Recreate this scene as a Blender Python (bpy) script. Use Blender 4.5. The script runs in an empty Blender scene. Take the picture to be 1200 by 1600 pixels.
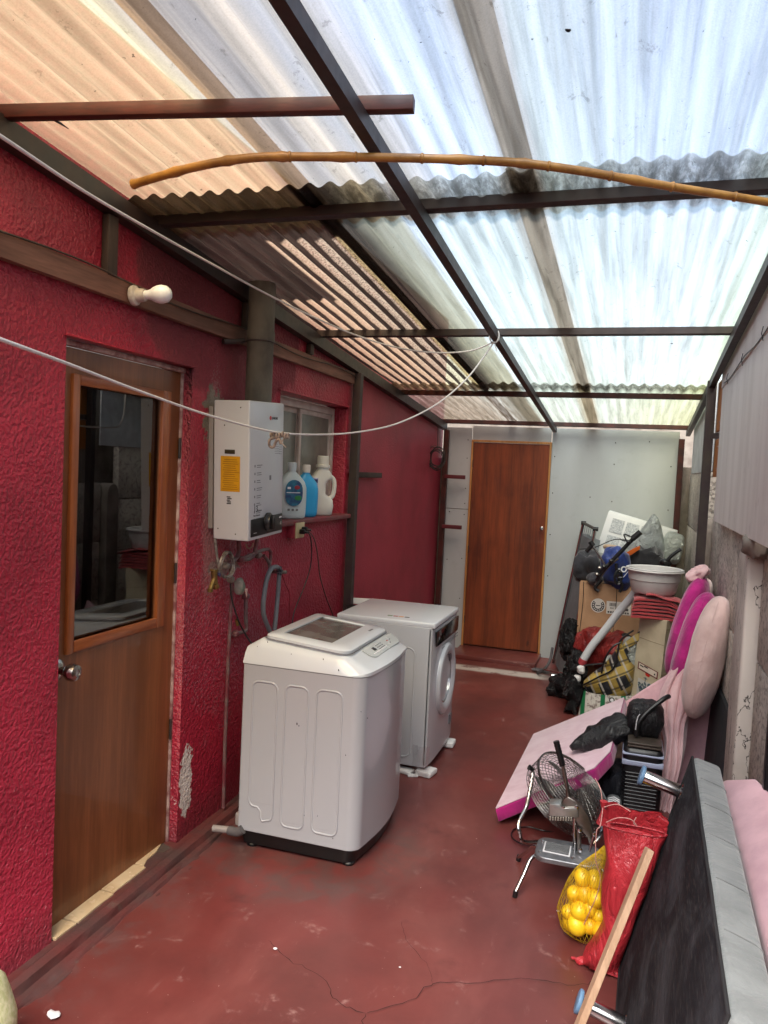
import bpy, bmesh, math, random
from mathutils import Vector, Matrix, Euler, noise
random.seed(7)
R = math.radians
scene = bpy.context.scene
COL = scene.collection

# ------------------------------------------------------------------ camera
F_PX, YAW, PIT, ROL = 1222.06, -0.3087368, -0.0544384, 0.0474587
cy_, sy_, cp_, sp_, cr_, sr_ = math.cos(YAW), math.sin(YAW), math.cos(PIT), math.sin(PIT), math.cos(ROL), math.sin(ROL)
FW = Vector((sy_*cp_, cy_*cp_, sp_))
_r0 = Vector((cy_, -sy_, 0)); _u0 = _r0.cross(FW)
RT = cr_*_r0 + sr_*_u0
UP = -sr_*_r0 + cr_*_u0
CAM = Vector((0, 0, 1.75))
cam_d = bpy.data.cameras.new("camera"); cam = bpy.data.objects.new("camera", cam_d)
COL.objects.link(cam)
m3 = Matrix((RT, UP, -FW)).transposed()
cam.matrix_world = Matrix.Translation(CAM) @ m3.to_4x4()
cam_d.sensor_fit = 'VERTICAL'; cam_d.sensor_height = 36.0
cam_d.lens = F_PX/1600*36.0
cam_d.clip_start = 0.02; cam_d.clip_end = 300
scene.camera = cam

# ------------------------------------------------------------------ sky, sun, exposure
world = bpy.data.worlds.new("World"); scene.world = world; world.use_nodes = True
wn = world.node_tree.nodes; wl = world.node_tree.links
bg = wn['Background']; sky = wn.new('ShaderNodeTexSky')
SUN_EL, SUN_AZ = R(56), R(178)
sky.sky_type = 'NISHITA'; sky.sun_disc = False
sky.sun_elevation = SUN_EL; sky.sun_rotation = SUN_AZ
sky.dust_density = 4.0; sky.air_density = 1.4; sky.ozone_density = 1.0
wl.new(sky.outputs[0], bg.inputs[0]); bg.inputs[1].default_value = 0.085
sun_d = bpy.data.lights.new("sun", 'SUN'); sun = bpy.data.objects.new("sun", sun_d)
sun_d.energy = 1.5; sun_d.angle = R(40); sun_d.color = (1.0, 0.995, 0.985)
COL.objects.link(sun)
sd = Vector((math.sin(SUN_AZ)*math.cos(SUN_EL), math.cos(SUN_AZ)*math.cos(SUN_EL), math.sin(SUN_EL)))
sun.rotation_euler = sd.to_track_quat('Z', 'Y').to_euler()
scene.view_settings.view_transform = 'Standard'
try: scene.view_settings.look = 'None'
except Exception: pass
scene.view_settings.gamma = 1.0
scene.view_settings.exposure = 2.38
scene.view_settings.use_curve_mapping = False
scene.cycles.use_denoising = True
scene.cycles.max_bounces = 12; scene.cycles.diffuse_bounces = 6
scene.cycles.transmission_bounces = 10; scene.cycles.transparent_max_bounces = 12
scene.cycles.sample_clamp_indirect = 6.0

def at(px, py, X=None, Y=None, Z=None):
    """the point of the place on the line of sight of a photograph pixel, on a plane of known X, Y or Z (metres)"""
    d = FW + RT*((px-600)/F_PX) - UP*((py-800)/F_PX)
    if X is not None: t = (X-CAM.x)/d.x
    elif Y is not None: t = (Y-CAM.y)/d.y
    else: t = (Z-CAM.z)/d.z
    return CAM + d*t

# ------------------------------------------------------------------ materials
def lin(h):
    if isinstance(h, (tuple, list)): return (*h[:3], 1)
    h = h.lstrip('#'); c = [int(h[i:i+2], 16)/255 for i in (0, 2, 4)]
    return (*[(x/12.92 if x <= .04045 else ((x+.055)/1.055)**2.4) for x in c], 1)

class NT:
    def __init__(s, name):
        s.m = bpy.data.materials.new(name); s.m.use_nodes = True
        s.t = s.m.node_tree; s.n = s.t.nodes; s.l = s.t.links
        s.bsdf = s.n['Principled BSDF']; s.out = s.n['Material Output']
        s._co = None
    def new(s, typ, **kw):
        n = s.n.new(typ)
        for k, v in kw.items(): setattr(n, k, v)
        return n
    def link(s, a, b): s.l.new(a, b)
    def coord(s, kind='Object'):
        if s._co is None: s._co = s.new('ShaderNodeTexCoord')
        return s._co.outputs[kind]
    def pos(s): return s.new('ShaderNodeNewGeometry').outputs['Position']
    def mapping(s, src, scale=(1, 1, 1), rot=(0, 0, 0), loc=(0, 0, 0)):
        m = s.new('ShaderNodeMapping'); s.link(src, m.inputs[0])
        m.inputs['Scale'].default_value = scale; m.inputs['Rotation'].default_value = rot; m.inputs['Location'].default_value = loc
        return m.outputs[0]
    def noise(s, src, scale=5, detail=4, rough=.55, dist=0):
        n = s.new('ShaderNodeTexNoise'); s.link(src, n.inputs['Vector'])
        n.inputs['Scale'].default_value = scale; n.inputs['Detail'].default_value = detail
        n.inputs['Roughness'].default_value = rough; n.inputs['Distortion'].default_value = dist
        return n.outputs[0]
    def math(s, op, a, b=None, c=None, clamp=False):
        n = s.new('ShaderNodeMath', operation=op, use_clamp=clamp)
        for i, v in enumerate((a, b, c)):
            if v is None: continue
            if isinstance(v, (int, float)): n.inputs[i].default_value = v
            else: s.link(v, n.inputs[i])
        return n.outputs[0]
    def ramp(s, fac, stops, interp='LINEAR'):
        n = s.new('ShaderNodeValToRGB'); s.link(fac, n.inputs[0]); cr = n.color_ramp; cr.interpolation = interp
        while len(cr.elements) < len(stops): cr.elements.new(.5)
        for e, (p, c) in zip(cr.elements, stops):
            e.position = p; e.color = lin(c) if not isinstance(c, (int, float)) else (c, c, c, 1)
        return n.outputs[0]
    def smooth(s, v, a, b):
        n = s.new('ShaderNodeMapRange', interpolation_type='SMOOTHSTEP'); s.link(v, n.inputs[0])
        n.inputs[1].default_value = a; n.inputs[2].default_value = b
        return n.outputs[0]
    def mix(s, fac, a, b, blend='MIX'):
        n = s.new('ShaderNodeMix', data_type='RGBA', blend_type=blend)
        for i, v in ((0, fac), (6, a), (7, b)):
            if isinstance(v, (int, float)): n.inputs[i].default_value = v if i == 0 else (v, v, v, 1)
            elif isinstance(v, (str, tuple)): n.inputs[i].default_value = lin(v)
            else: s.link(v, n.inputs[i])
        return n.outputs[2]
    def xyz(s, v):
        n = s.new('ShaderNodeSeparateXYZ'); s.link(v, n.inputs[0]); return n.outputs
    def bump(s, h, strength=.3, dist=.005, prev=None):
        b = s.new('ShaderNodeBump'); s.link(h, b.inputs['Height'])
        b.inputs['Strength'].default_value = strength; b.inputs['Distance'].default_value = dist
        if prev is not None: s.link(prev, b.inputs['Normal'])
        s.link(b.outputs[0], s.bsdf.inputs['Normal']); return b.outputs[0]
    def col(s, c):
        i = s.bsdf.inputs['Base Color']
        if isinstance(c, (str, tuple)): i.default_value = lin(c)
        else: s.link(c, i)
    def set(s, **kw):
        for k, v in kw.items():
            i = s.bsdf.inputs[k.replace('_', ' ')]
            if isinstance(v, (int, float, tuple)): i.default_value = v
            else: s.link(v, i)

def M(name, c, rough=.5, metal=0., var=.18, vs=6, c2=None, bump=0., bs=80, bd=.002, stretch=(1, 1, 1), spec=.5, coat=0., trans=0., ior=1.45, sheen=0., dirt=0.):
    t = NT(name); co = t.coord(); mp = t.mapping(co, stretch)
    n = t.noise(mp, vs, 5)
    a = lin(c); b = lin(c2) if c2 else tuple([x*(1-var*1.6) for x in a[:3]])+(1,)
    base = t.mix(t.smooth(n, .32, .7), a, b)
    if dirt:
        d = t.smooth(t.noise(co, 9, 8, .7), .56, .74)
        base = t.mix(t.math('MULTIPLY', d, dirt), base, '#5a5048')
    t.col(base)
    rn = t.noise(co, vs*2.3, 3)
    t.set(Roughness=t.math('ADD', t.math('MULTIPLY', rn, .22), rough-.11, clamp=True), Metallic=metal)
    t.bsdf.inputs['Specular IOR Level'].default_value = spec
    if coat: t.set(Coat_Weight=coat)
    if trans: t.set(Transmission_Weight=trans, IOR=ior)
    if sheen: t.set(Sheen_Weight=sheen)
    if bump: t.bump(t.noise(mp, bs, 4), bump, bd)
    return t.m

def enamel(name, c, rough=.27, coat=.4):
    t = NT(name); t.col(c); t.set(Roughness=rough, Coat_Weight=coat); t.bump(t.noise(t.coord(), 2.2, 2), .05, .01); return t.m

def wood(name, c1, c2, axis=2, scale=14, rough=.5, bump=.25, knots=True, coat=0.):
    t = NT(name); co = t.coord()
    st = [1.0, 1.0, 1.0]; st[axis] = .07
    mp = t.mapping(co, tuple(st))
    n = t.noise(mp, scale, 6, .6, .6)
    f = t.noise(mp, scale*9, 3, .6)
    g = t.math('ADD', t.math('MULTIPLY', n, .75), t.math('MULTIPLY', f, .3))
    base = t.mix(t.smooth(g, .36, .66), c1, c2)
    big = t.noise(co, 2.2, 4)
    base = t.mix(t.math('MULTIPLY', t.smooth(big, .45, .75), .45), base, c1, 'MULTIPLY')
    if knots:
        k = t.smooth(t.noise(t.mapping(co, tuple([.45 if i == axis else 1 for i in range(3)])), 6, 2), .74, .80)
        base = t.mix(t.math('MULTIPLY', k, .7), base, '#2a150c')
    t.col(base); t.set(Roughness=rough)
    if coat: t.set(Coat_Weight=coat)
    t.bump(f, bump, .001)
    return t.m

# ------------------------------------------------------------------ mesh helper
MW = {}
def thing(name, label, cat, loc=(0, 0, 0), rot=None, group=None, mtx=None, kind=None):
    o = bpy.data.objects.new(name, None); COL.objects.link(o)
    o.empty_display_size = .05
    if mtx is None:
        mtx = Matrix.Translation(Vector(loc))
        if rot: mtx = mtx @ Euler(rot).to_matrix().to_4x4()
    o.matrix_world = mtx; MW[o] = mtx
    if kind: o['kind'] = kind
    else: o['label'] = label; o['category'] = cat
    if kind and label: o['label'] = label
    if group: o['group'] = group
    return o
def tag(o, label=None, cat=None, group=None, kind=None):
    for k, v in (('label', label), ('category', cat), ('group', group), ('kind', kind)):
        if v: o[k] = v
    return o

class B:
    """collects shapes; build() links them as ONE mesh object. Shapes are in world metres unless local=True at build."""
    def __init__(s): s.bm = bmesh.new()
    def _new(s, fn):
        before = set(s.bm.verts); fn(); return [v for v in s.bm.verts if v not in before]
    def box(s, c, d, rot=None, bev=0., seg=2, mtx=None):
        t = bmesh.new(); bmesh.ops.create_cube(t, size=1)
        for v in t.verts: v.co = Vector((v.co.x*d[0], v.co.y*d[1], v.co.z*d[2]))
        if bev > 0: bmesh.ops.bevel(t, geom=t.edges[:], offset=bev, segments=seg, affect='EDGES', profile=.5, clamp_overlap=True)
        m = Matrix.Translation(Vector(c))
        if rot is not None: m = m @ (Euler(rot).to_matrix().to_4x4() if not isinstance(rot, Matrix) else rot.to_4x4())
        if mtx is not None: m = mtx @ m
        t.transform(m); s.merge(t); return s
    def merge(s, t):
        me = bpy.data.meshes.new('t'); t.to_mesh(me); s.bm.from_mesh(me); bpy.data.meshes.remove(me); t.free()
    def raw(s, vs, fs):
        b = [s.bm.verts.new(Vector(v)) for v in vs]
        for f in fs:
            try: s.bm.faces.new([b[i] for i in f])
            except ValueError: pass
        return s
    def hexa(s, p):
        """8 corners: 4 of one face, 4 of the opposite one"""
        return s.raw(p, [(3, 2, 1, 0), (4, 5, 6, 7), (0, 1, 5, 4), (1, 2, 6, 5), (2, 3, 7, 6), (3, 0, 4, 7)])
    def slab(s, pts, thick, bev=0, seg=2):
        """polygon (3D, planar-ish) extruded along thick vector"""
        t = bmesh.new(); th = Vector(thick)
        a = [t.verts.new(Vector(p)) for p in pts]; b = [t.verts.new(Vector(p)+th) for p in pts]
        n = len(a); t.faces.new(a[::-1]); t.faces.new(b)
        for i in range(n): t.faces.new((a[i], a[(i+1) % n], b[(i+1) % n], b[i]))
        bmesh.ops.recalc_face_normals(t, faces=t.faces[:])
        if bev: bmesh.ops.bevel(t, geom=t.edges[:], offset=bev, segments=seg, affect='EDGES', profile=.5, clamp_overlap=True)
        s.merge(t); return s
    def rings(s, rings, caps=True, close=True):
        vv = [[s.bm.verts.new(Vector(p)) for p in r] for r in rings]; n = len(rings[0])
        for a, b in zip(vv, vv[1:]):
            for i in range(n if close else n-1):
                j = (i+1) % n
                try: s.bm.faces.new((a[i], a[j], b[j], b[i]))
                except ValueError: pass
        if caps and close:
            for r in (vv[0][::-1], vv[-1]):
                try: s.bm.faces.new(r)
                except ValueError: pass
        return s
    def tube(s, pts, r, n=10, closed=False, caps=True, sm=0):
        P_ = [Vector(p) for p in pts]
        if sm: P_ = smooth_path(P_, sm)
        N = len(P_); rr = r if isinstance(r, (list, tuple)) else [r]*N
        if len(rr) != N: rr = [rr[min(len(rr)-1, int(i*len(rr)/N))] for i in range(N)]
        T = []
        for i in range(N):
            a = P_[(i-1) % N] if (closed or i > 0) else P_[i]; b = P_[(i+1) % N] if (closed or i < N-1) else P_[i]
            d = (b-a); T.append(d.normalized() if d.length > 1e-9 else Vector((0, 0, 1)))
        ref = Vector((0, 0, 1)) if abs(T[0].z) < .9 else Vector((1, 0, 0))
        u = T[0].cross(ref).normalized(); R_ = []
        for i in range(N):
            u = (u - T[i]*u.dot(T[i])).normalized(); v = T[i].cross(u)
            R_.append([P_[i] + (u*math.cos(2*math.pi*k/n) + v*math.sin(2*math.pi*k/n))*rr[i] for k in range(n)])
        if closed: R_.append(R_[0][:])
        return s.rings(R_, caps=caps and not closed)
    def lathe(s, prof, mtx=None, n=24, caps=True):
        mtx = mtx or Matrix()
        rg = [[mtx @ Vector((r*math.cos(2*math.pi*k/n), r*math.sin(2*math.pi*k/n), z)) for k in range(n)] for r, z in prof]
        return s.rings(rg, caps=caps)
    def grid(s, fn, nu, nv):
        vv = [[s.bm.verts.new(Vector(fn(i/nu, j/nv))) for j in range(nv+1)] for i in range(nu+1)]
        for i in range(nu):
            for j in range(nv): s.bm.faces.new((vv[i][j], vv[i+1][j], vv[i+1][j+1], vv[i][j+1]))
        return s
    def blob(s, c, rad, mtx=None, p=2.0, amp=0., fr=3., nu=28, nv=18, seed=0, ridge=False, amp2=0, fr2=12):
        """superellipsoid with creased noise"""
        rot = mtx or Matrix.Identity(3); off = Vector((seed*7.3, seed*3.1, seed*1.7))
        def sp(v): return math.copysign(abs(v)**(2/p), v)
        rings = []
        for j in range(nv+1):
            ph = -math.pi/2 + math.pi*j/nv; ring = []
            for i in range(nu):
                th = 2*math.pi*i/nu
                d = Vector((sp(math.cos(ph))*sp(math.cos(th)), sp(math.cos(ph))*sp(math.sin(th)), sp(math.sin(ph))))
                q = Vector((d.x*rad[0], d.y*rad[1], d.z*rad[2]))
                k = 0.
                if amp:
                    nn = noise.noise(q*fr+off)
                    if ridge: nn = .5-2*abs(nn)
                    k += amp*nn
                if amp2: k += amp2*(.5-2*abs(noise.noise(q*fr2+off)))
                q = q + d.normalized()*k
                ring.append(Vector(c) + rot @ q)
            rings.append(ring)
        return s.rings(rings)
    def xf(s, m): s.bm.transform(m); return s
    def build(s, name, mat, parent=None, local=False, smooth=35, noweld=False, label=None):
        if not noweld: bmesh.ops.remove_doubles(s.bm, verts=s.bm.verts[:], dist=1e-5)
        bmesh.ops.recalc_face_normals(s.bm, faces=s.bm.faces[:])
        if parent is not None and not local: s.bm.transform(MW[parent].inverted())
        me = bpy.data.meshes.new(name); s.bm.to_mesh(me); s.bm.free()
        if smooth:
            for p in me.polygons: p.use_smooth = True
            me.set_sharp_from_angle(angle=R(smooth))
        mats = mat if isinstance(mat, (list, tuple)) else [mat]
        for m in mats: me.materials.append(m)
        o = bpy.data.objects.new(name, me); COL.objects.link(o)
        if parent is not None: o.parent = parent; MW[o] = MW[parent]
        else: MW[o] = Matrix()
        if label: o['label'] = label
        return o

def smooth_path(P_, k=4, closed=False):
    out = []; n = len(P_)
    for i in range(n-1):
        p0 = P_[max(i-1, 0)]; p1 = P_[i]; p2 = P_[i+1]; p3 = P_[min(i+2, n-1)]
        for j in range(k):
            t = j/k
            out.append(.5*((2*p1)+(p2-p0)*t+(2*p0-5*p1+4*p2-p3)*t*t+(3*p1-p0-3*p2+p3)*t**3))
    out.append(P_[-1]); return out

def rebase(o, loc=None):
    """put a single-mesh thing's origin at its own base"""
    me = o.data; xs = [v.co for v in me.vertices]
    if loc is None:
        loc = Vector(((min(v.x for v in xs)+max(v.x for v in xs))/2, (min(v.y for v in xs)+max(v.y for v in xs))/2, min(v.z for v in xs)))
    me.transform(Matrix.Translation(-loc)); o.location = loc; MW[o] = Matrix.Translation(loc); return o

def single(b, name, mat, label, cat, group=None, kind=None, smooth=35):
    o = b.build(name, mat, smooth=smooth); rebase(o)
    if kind: tag(o, kind=kind)
    else: tag(o, label, cat, group)
    return o

def txt(name, s, size, org, xd, yd, mat, parent, ext=.0006, align='LEFT', bold=0.):
    cu = bpy.data.curves.new(name, 'FONT'); cu.body = s; cu.size = size; cu.extrude = ext; cu.align_x = align; cu.offset = bold
    cu.resolution_u = 3
    ob = bpy.data.objects.new('tmp', cu); COL.objects.link(ob)
    dg = bpy.context.evaluated_depsgraph_get(); me = bpy.data.meshes.new_from_object(ob.evaluated_get(dg))
    bpy.data.objects.remove(ob); bpy.data.curves.remove(cu)
    xd = Vector(xd).normalized(); yd = Vector(yd).normalized(); zd = xd.cross(yd)
    m = Matrix((xd, yd, zd)).transposed().to_4x4(); m.translation = Vector(org)
    me.transform(MW[parent].inverted() @ m if parent else m); me.materials.clear(); me.materials.append(mat); me.name = name
    o = bpy.data.objects.new(name, me); COL.objects.link(o)
    if parent: o.parent = parent; MW[o] = MW[parent]
    return o

def frame_m(o, x, y, z):
    m = Matrix((Vector(x).normalized(), Vector(y).normalized(), Vector(z).normalized())).transposed().to_4x4()
    m.translation = Vector(o); return m
def toward(o, d, ref=(0, 0, 1)):
    """matrix at o with local z along d"""
    z = Vector(d).normalized(); rf = Vector(ref)
    if abs(z.dot(rf)) > .95: rf = Vector((1, 0, 0))
    x = rf.cross(z).normalized(); y = z.cross(x); return frame_m(o, x, y, z)
# ------------------------------------------------------------------ shared materials
XL, XR, YB = -1.86, 0.46, 7.64          # house wall face, right wall face, back wall face
def roof_z(y): return 2.87-.085*y
PITCH = .076

def ellmask(t, P, cy, cz, ry, rz, nz, amt=.9):
    o = t.xyz(P)
    a = t.math('DIVIDE', t.math('SUBTRACT', o[1], cy), ry); b = t.math('DIVIDE', t.math('SUBTRACT', o[2], cz), rz)
    d = t.math('SQRT', t.math('ADD', t.math('MULTIPLY', a, a), t.math('MULTIPLY', b, b)))
    v = t.math('ADD', t.math('SUBTRACT', 1.0, d), t.math('MULTIPLY', t.math('SUBTRACT', nz, .5), amt*2))
    return t.smooth(v, -.04, .06)

def red_stucco(name, c='#a02339', c2='#881b2f', bs=84, st=1., plain=False):
    t = NT(name); P = t.pos()
    n1 = t.noise(P, 2.6, 6); n2 = t.noise(P, 34, 5, .65); nh = t.noise(P, bs, 3, .5, .1)
    nb = t.noise(P, bs*.5, 3, .5, .25)
    base = t.mix(t.smooth(n1, .35, .68), c, c2)
    base = t.mix(t.math('MULTIPLY', t.smooth(n2, .55, .75), .35), base, '#b8455a')
    if not plain:
        # chalky worn area around the pipes, soot under the roof, bare patches
        fl = t.smooth(t.noise(P, 95, 4, .7), .50, .66)
        w = ellmask(t, P, 3.38, .95, .42, .62, n1, .8)
        base = t.mix(t.math('MULTIPLY', t.math('MULTIPLY', w, fl), .55), base, '#a8808a')
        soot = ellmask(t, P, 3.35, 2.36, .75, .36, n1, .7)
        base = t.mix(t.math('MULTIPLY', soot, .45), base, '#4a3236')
        nn = t.noise(P, 16, 6, .65)
        bare = ellmask(t, P, 3.20, 1.93, .085, .13, nn, 1.6)
        base = t.mix(bare, base, '#6f6558')
        bare2 = ellmask(t, P, 3.33, 1.24, .12, .05, nn, 1.6)
        base = t.mix(bare2, base, '#83605c')
        dust = ellmask(t, P, 3.2, 1.6, .07, .5, t.noise(P, 120, 3), 1.0)
        base = t.mix(t.math('MULTIPLY', dust, .35), base, '#a0908c')
        wh = ellmask(t, P, 3.06, .29, .05, .17, t.noise(P, 22, 5, .7), 1.1)
        base = t.mix(wh, base, '#cfc8c2')
        o = t.xyz(P)
        low = t.math('MULTIPLY', t.smooth(o[2], 1.0, .15), t.smooth(t.noise(P, 48, 5, .75), .66, .70))
        low = t.math('MULTIPLY', low, t.smooth(o[1], 2.25, 2.1))
        base = t.mix(low, base, '#d8cfca')
        t.set(Roughness=t.math('ADD', .44, t.math('MULTIPLY', soot, .3)))
    else:
        t.set(Roughness=.5)
    oz = t.xyz(P)[2]; gr = t.noise(P, 5, 7, .7)
    grime = t.math('MULTIPLY', t.smooth(t.math('ADD', oz, t.math('MULTIPLY', gr, .5)), .52, .22), .55)
    base = t.mix(grime, base, '#4d2a2d')
    drip = t.math('MULTIPLY', t.smooth(t.noise(t.mapping(P, (1, 7, .35)), 4, 6, .7), .62, .74), .28)
    base = t.mix(drip, base, '#6b4048')
    t.col(base)
    h = t.math('ADD', t.math('MULTIPLY', nh, .7), t.math('MULTIPLY', nb, .9))
    t.bump(h, .85*st, .011)
    return t.m

m_red = red_stucco('red_stucco')
m_red_smooth = red_stucco('red_stucco_far', '#a83547', '#952d3c', 110, .45, True)

def floor_mat():
    t = NT('painted_floor'); P = t.pos()
    n1 = t.noise(P, 1.7, 6, .6); n2 = t.noise(P, 6.5, 8, .68, .5); n3 = t.noise(P, 42, 5, .7)
    base = t.mix(t.smooth(n1, .34, .68), '#6a3430', '#5a2d2a')
    base = t.mix(t.math('MULTIPLY', t.smooth(t.noise(P, .9, 3), .5, .7), .5), base, '#7c3230')
    sc = t.math('MULTIPLY', t.smooth(n2, .585, .66), t.smooth(n3, .40, .62))
    wp_ = t.math('MULTIPLY', t.smooth(t.noise(t.mapping(P, (1, .45, 1)), 2.1, 5, .6, .4), .46, .68), .38)
    base = t.mix(wp_, base, '#85504a')
    base = t.mix(t.math('MULTIPLY', sc, .45), base, '#a07c76')
    st = t.noise(t.mapping(P, (9, 2.2, 1), (0, 0, .6)), 3, 7, .7)
    base = t.mix(t.math('MULTIPLY', t.smooth(st, .60, .74), .22), base, '#9a736c')
    dk = t.smooth(t.noise(P, 3.1, 5, .6, .3), .60, .78)
    base = t.mix(t.math('MULTIPLY', dk, .55), base, '#331615')
    sp = t.smooth(t.noise(P, 75, 2), .775, .79)
    base = t.mix(sp, base, '#cbb9b2')
    # bare concrete worn along the wall
    o = t.xyz(P)
    ed = t.math('MULTIPLY', t.smooth(o[0], -1.45, -1.78), t.smooth(t.noise(P, 7, 7, .7), .42, .62))
    base = t.mix(t.math('MULTIPLY', ed, .6), base, '#5e4a48')
    # dirt round the washing machine's foot and old white paint at the back
    a = t.math('SUBTRACT', o[0], -1.33); b = t.math('SUBTRACT', o[1], 3.3)
    d = t.math('SQRT', t.math('ADD', t.math('MULTIPLY', a, a), t.math('MULTIPLY', b, b)))
    ring = t.math('MULTIPLY', t.smooth(d, .62, .40), t.smooth(n2, .40, .6))
    base = t.mix(t.math('MULTIPLY', ring, .55), base, '#4b4441')
    wp = t.math('MULTIPLY', t.smooth(t.math('ABSOLUTE', t.math('SUBTRACT', o[1], t.math('ADD', 6.88, t.math('MULTIPLY', n2, .05)))), .12, .05), t.smooth(t.noise(P, 5, 7, .7), .36, .46))
    wp = t.math('MULTIPLY', wp, t.smooth(o[0], -.55, -.72))
    base = t.mix(wp, base, '#bdb6b0')
    t.col(base)
    t.set(Roughness=t.math('ADD', t.math('MULTIPLY', n1, .30), t.math('ADD', .20, t.math('MULTIPLY', sc, .35)), clamp=True))
    h = t.math('ADD', t.math('MULTIPLY', n1, .8), t.math('MULTIPLY', n3, .1))
    t.bump(h, .2, .008)
    return t.m
m_floor = floor_mat()

def sheet_mat(name, stops, row):
    """translucent corrugated plastic, dirty; stops: (x in metres, colour)"""
    t = NT(name); P = t.pos(); o = t.xyz(P)
    x0, x1 = -2.0, .6
    nwarp = t.noise(t.mapping(P, (3, .8, 1)), 4, 4)
    xw = t.math('ADD', o[0], t.math('MULTIPLY', t.math('SUBTRACT', nwarp, .5), .035))
    f = t.math('DIVIDE', t.math('SUBTRACT', xw, x0), x1-x0)
    base = t.ramp(f, [((x-x0)/(x1-x0), c) for x, c in stops])
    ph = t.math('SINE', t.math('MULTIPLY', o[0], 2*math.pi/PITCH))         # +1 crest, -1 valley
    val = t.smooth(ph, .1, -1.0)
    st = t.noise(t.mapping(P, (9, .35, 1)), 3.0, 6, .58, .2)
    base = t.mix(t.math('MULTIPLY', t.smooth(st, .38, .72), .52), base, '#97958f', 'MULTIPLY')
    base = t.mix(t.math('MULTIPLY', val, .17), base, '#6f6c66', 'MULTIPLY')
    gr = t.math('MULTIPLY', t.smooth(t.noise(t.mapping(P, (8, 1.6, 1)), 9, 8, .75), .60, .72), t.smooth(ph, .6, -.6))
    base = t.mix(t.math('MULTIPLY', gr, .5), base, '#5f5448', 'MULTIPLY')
    fg = t.noise(P, 190, 3, .7)
    base = t.mix(t.math('MULTIPLY', t.smooth(fg, .35, .7), .16), base, '#8f8c86', 'MULTIPLY')
    mo_ = t.math('MULTIPLY', t.smooth(t.noise(t.mapping(P, (1, .7, 1)), 17, 7, .78), .60, .66), .38)
    base = t.mix(mo_, base, '#7d766b', 'MULTIPLY')
    sp = t.smooth(t.noise(P, 46, 2), .745, .77)
    base = t.mix(t.math('MULTIPLY', sp, .7), base, '#2a2622')
    # moss and dust held at the lapped ends
    def band(y, w): return t.smooth(t.math('ABSOLUTE', t.math('SUBTRACT', t.math('ADD', o[1], t.math('MULTIPLY', nwarp, .05)), y)), w, w*.55)
    for y, w, am in {1: ((2.74, .14, .55),), 2: ((2.68, .2, .6), (5.98, .1, .5)), 3: ((5.9, .12, .6),)}[row]:
        nb = t.smooth(t.noise(t.mapping(P, (10, 3, 1)), 5, 6, .7), .30, .62)
        base = t.mix(t.math('MULTIPLY', t.math('MULTIPLY', band(y, w), nb), am), base, '#4b443c', 'MULTIPLY')
    rough_dark = None
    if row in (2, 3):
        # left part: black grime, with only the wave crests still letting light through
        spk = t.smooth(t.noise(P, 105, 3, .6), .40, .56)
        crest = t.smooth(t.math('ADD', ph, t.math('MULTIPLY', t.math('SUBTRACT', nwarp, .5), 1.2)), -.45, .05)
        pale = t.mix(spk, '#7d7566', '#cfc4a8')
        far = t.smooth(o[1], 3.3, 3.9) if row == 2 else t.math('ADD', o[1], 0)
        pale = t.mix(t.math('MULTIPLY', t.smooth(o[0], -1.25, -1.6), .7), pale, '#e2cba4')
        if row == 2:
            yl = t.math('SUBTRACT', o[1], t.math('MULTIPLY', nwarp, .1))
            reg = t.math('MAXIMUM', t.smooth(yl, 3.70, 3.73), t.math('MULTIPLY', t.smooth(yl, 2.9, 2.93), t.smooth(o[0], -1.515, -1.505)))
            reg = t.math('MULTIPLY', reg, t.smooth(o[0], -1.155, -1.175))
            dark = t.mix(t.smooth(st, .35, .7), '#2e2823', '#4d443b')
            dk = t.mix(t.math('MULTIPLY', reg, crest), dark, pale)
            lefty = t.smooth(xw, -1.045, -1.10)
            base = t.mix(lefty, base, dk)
        else:
            gs = t.smooth(t.noise(t.mapping(P, (14, .7, 1)), 4, 4), .42, .6)
            lefty = t.math('MULTIPLY', t.smooth(xw, -1.0, -1.1), gs)
            base = t.mix(t.math('MULTIPLY', lefty, .6), base, '#6b5d50')
    df = t.new('ShaderNodeBsdfDiffuse'); tr = t.new('ShaderNodeBsdfTranslucent'); gl = t.new('ShaderNodeBsdfGlossy')
    t.link(base, tr.inputs[0]); dcol = t.mix(.72, base, '#000000'); t.link(dcol, df.inputs[0]); t.bsdf.inputs['Alpha'].default_value = 1
    gl.inputs['Roughness'].default_value = .25; gl.inputs[0].default_value = (.5, .5, .5, 1)
    b = t.new('ShaderNodeBump'); b.inputs['Strength'].default_value = .5; b.inputs['Distance'].default_value = .006
    t.link(t.noise(t.mapping(P, (6, 1.2, 1)), 8, 6, .65), b.inputs['Height'])
    for s_ in (df, tr, gl): t.link(b.outputs[0], s_.inputs['Normal'])
    a = t.new('ShaderNodeAddShader'); t.link(df.outputs[0], a.inputs[0]); t.link(tr.outputs[0], a.inputs[1])
    # thin weathered plastic: part of the light goes straight through, part is scattered
    tp = t.new('ShaderNodeBsdfTransparent'); t.link(base, tp.inputs[0])
    m1 = t.new('ShaderNodeMixShader'); t.link(a.outputs[0], m1.inputs[2]); t.link(tp.outputs[0], m1.inputs[1]); m1.inputs[0].default_value = .30
    mx = t.new('ShaderNodeMixShader'); mx.inputs[0].default_value = .04
    t.link(m1.outputs[0], mx.inputs[1]); t.link(gl.outputs[0], mx.inputs[2]); t.link(mx.outputs[0], t.out.inputs[0])
    return t.m

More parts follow.
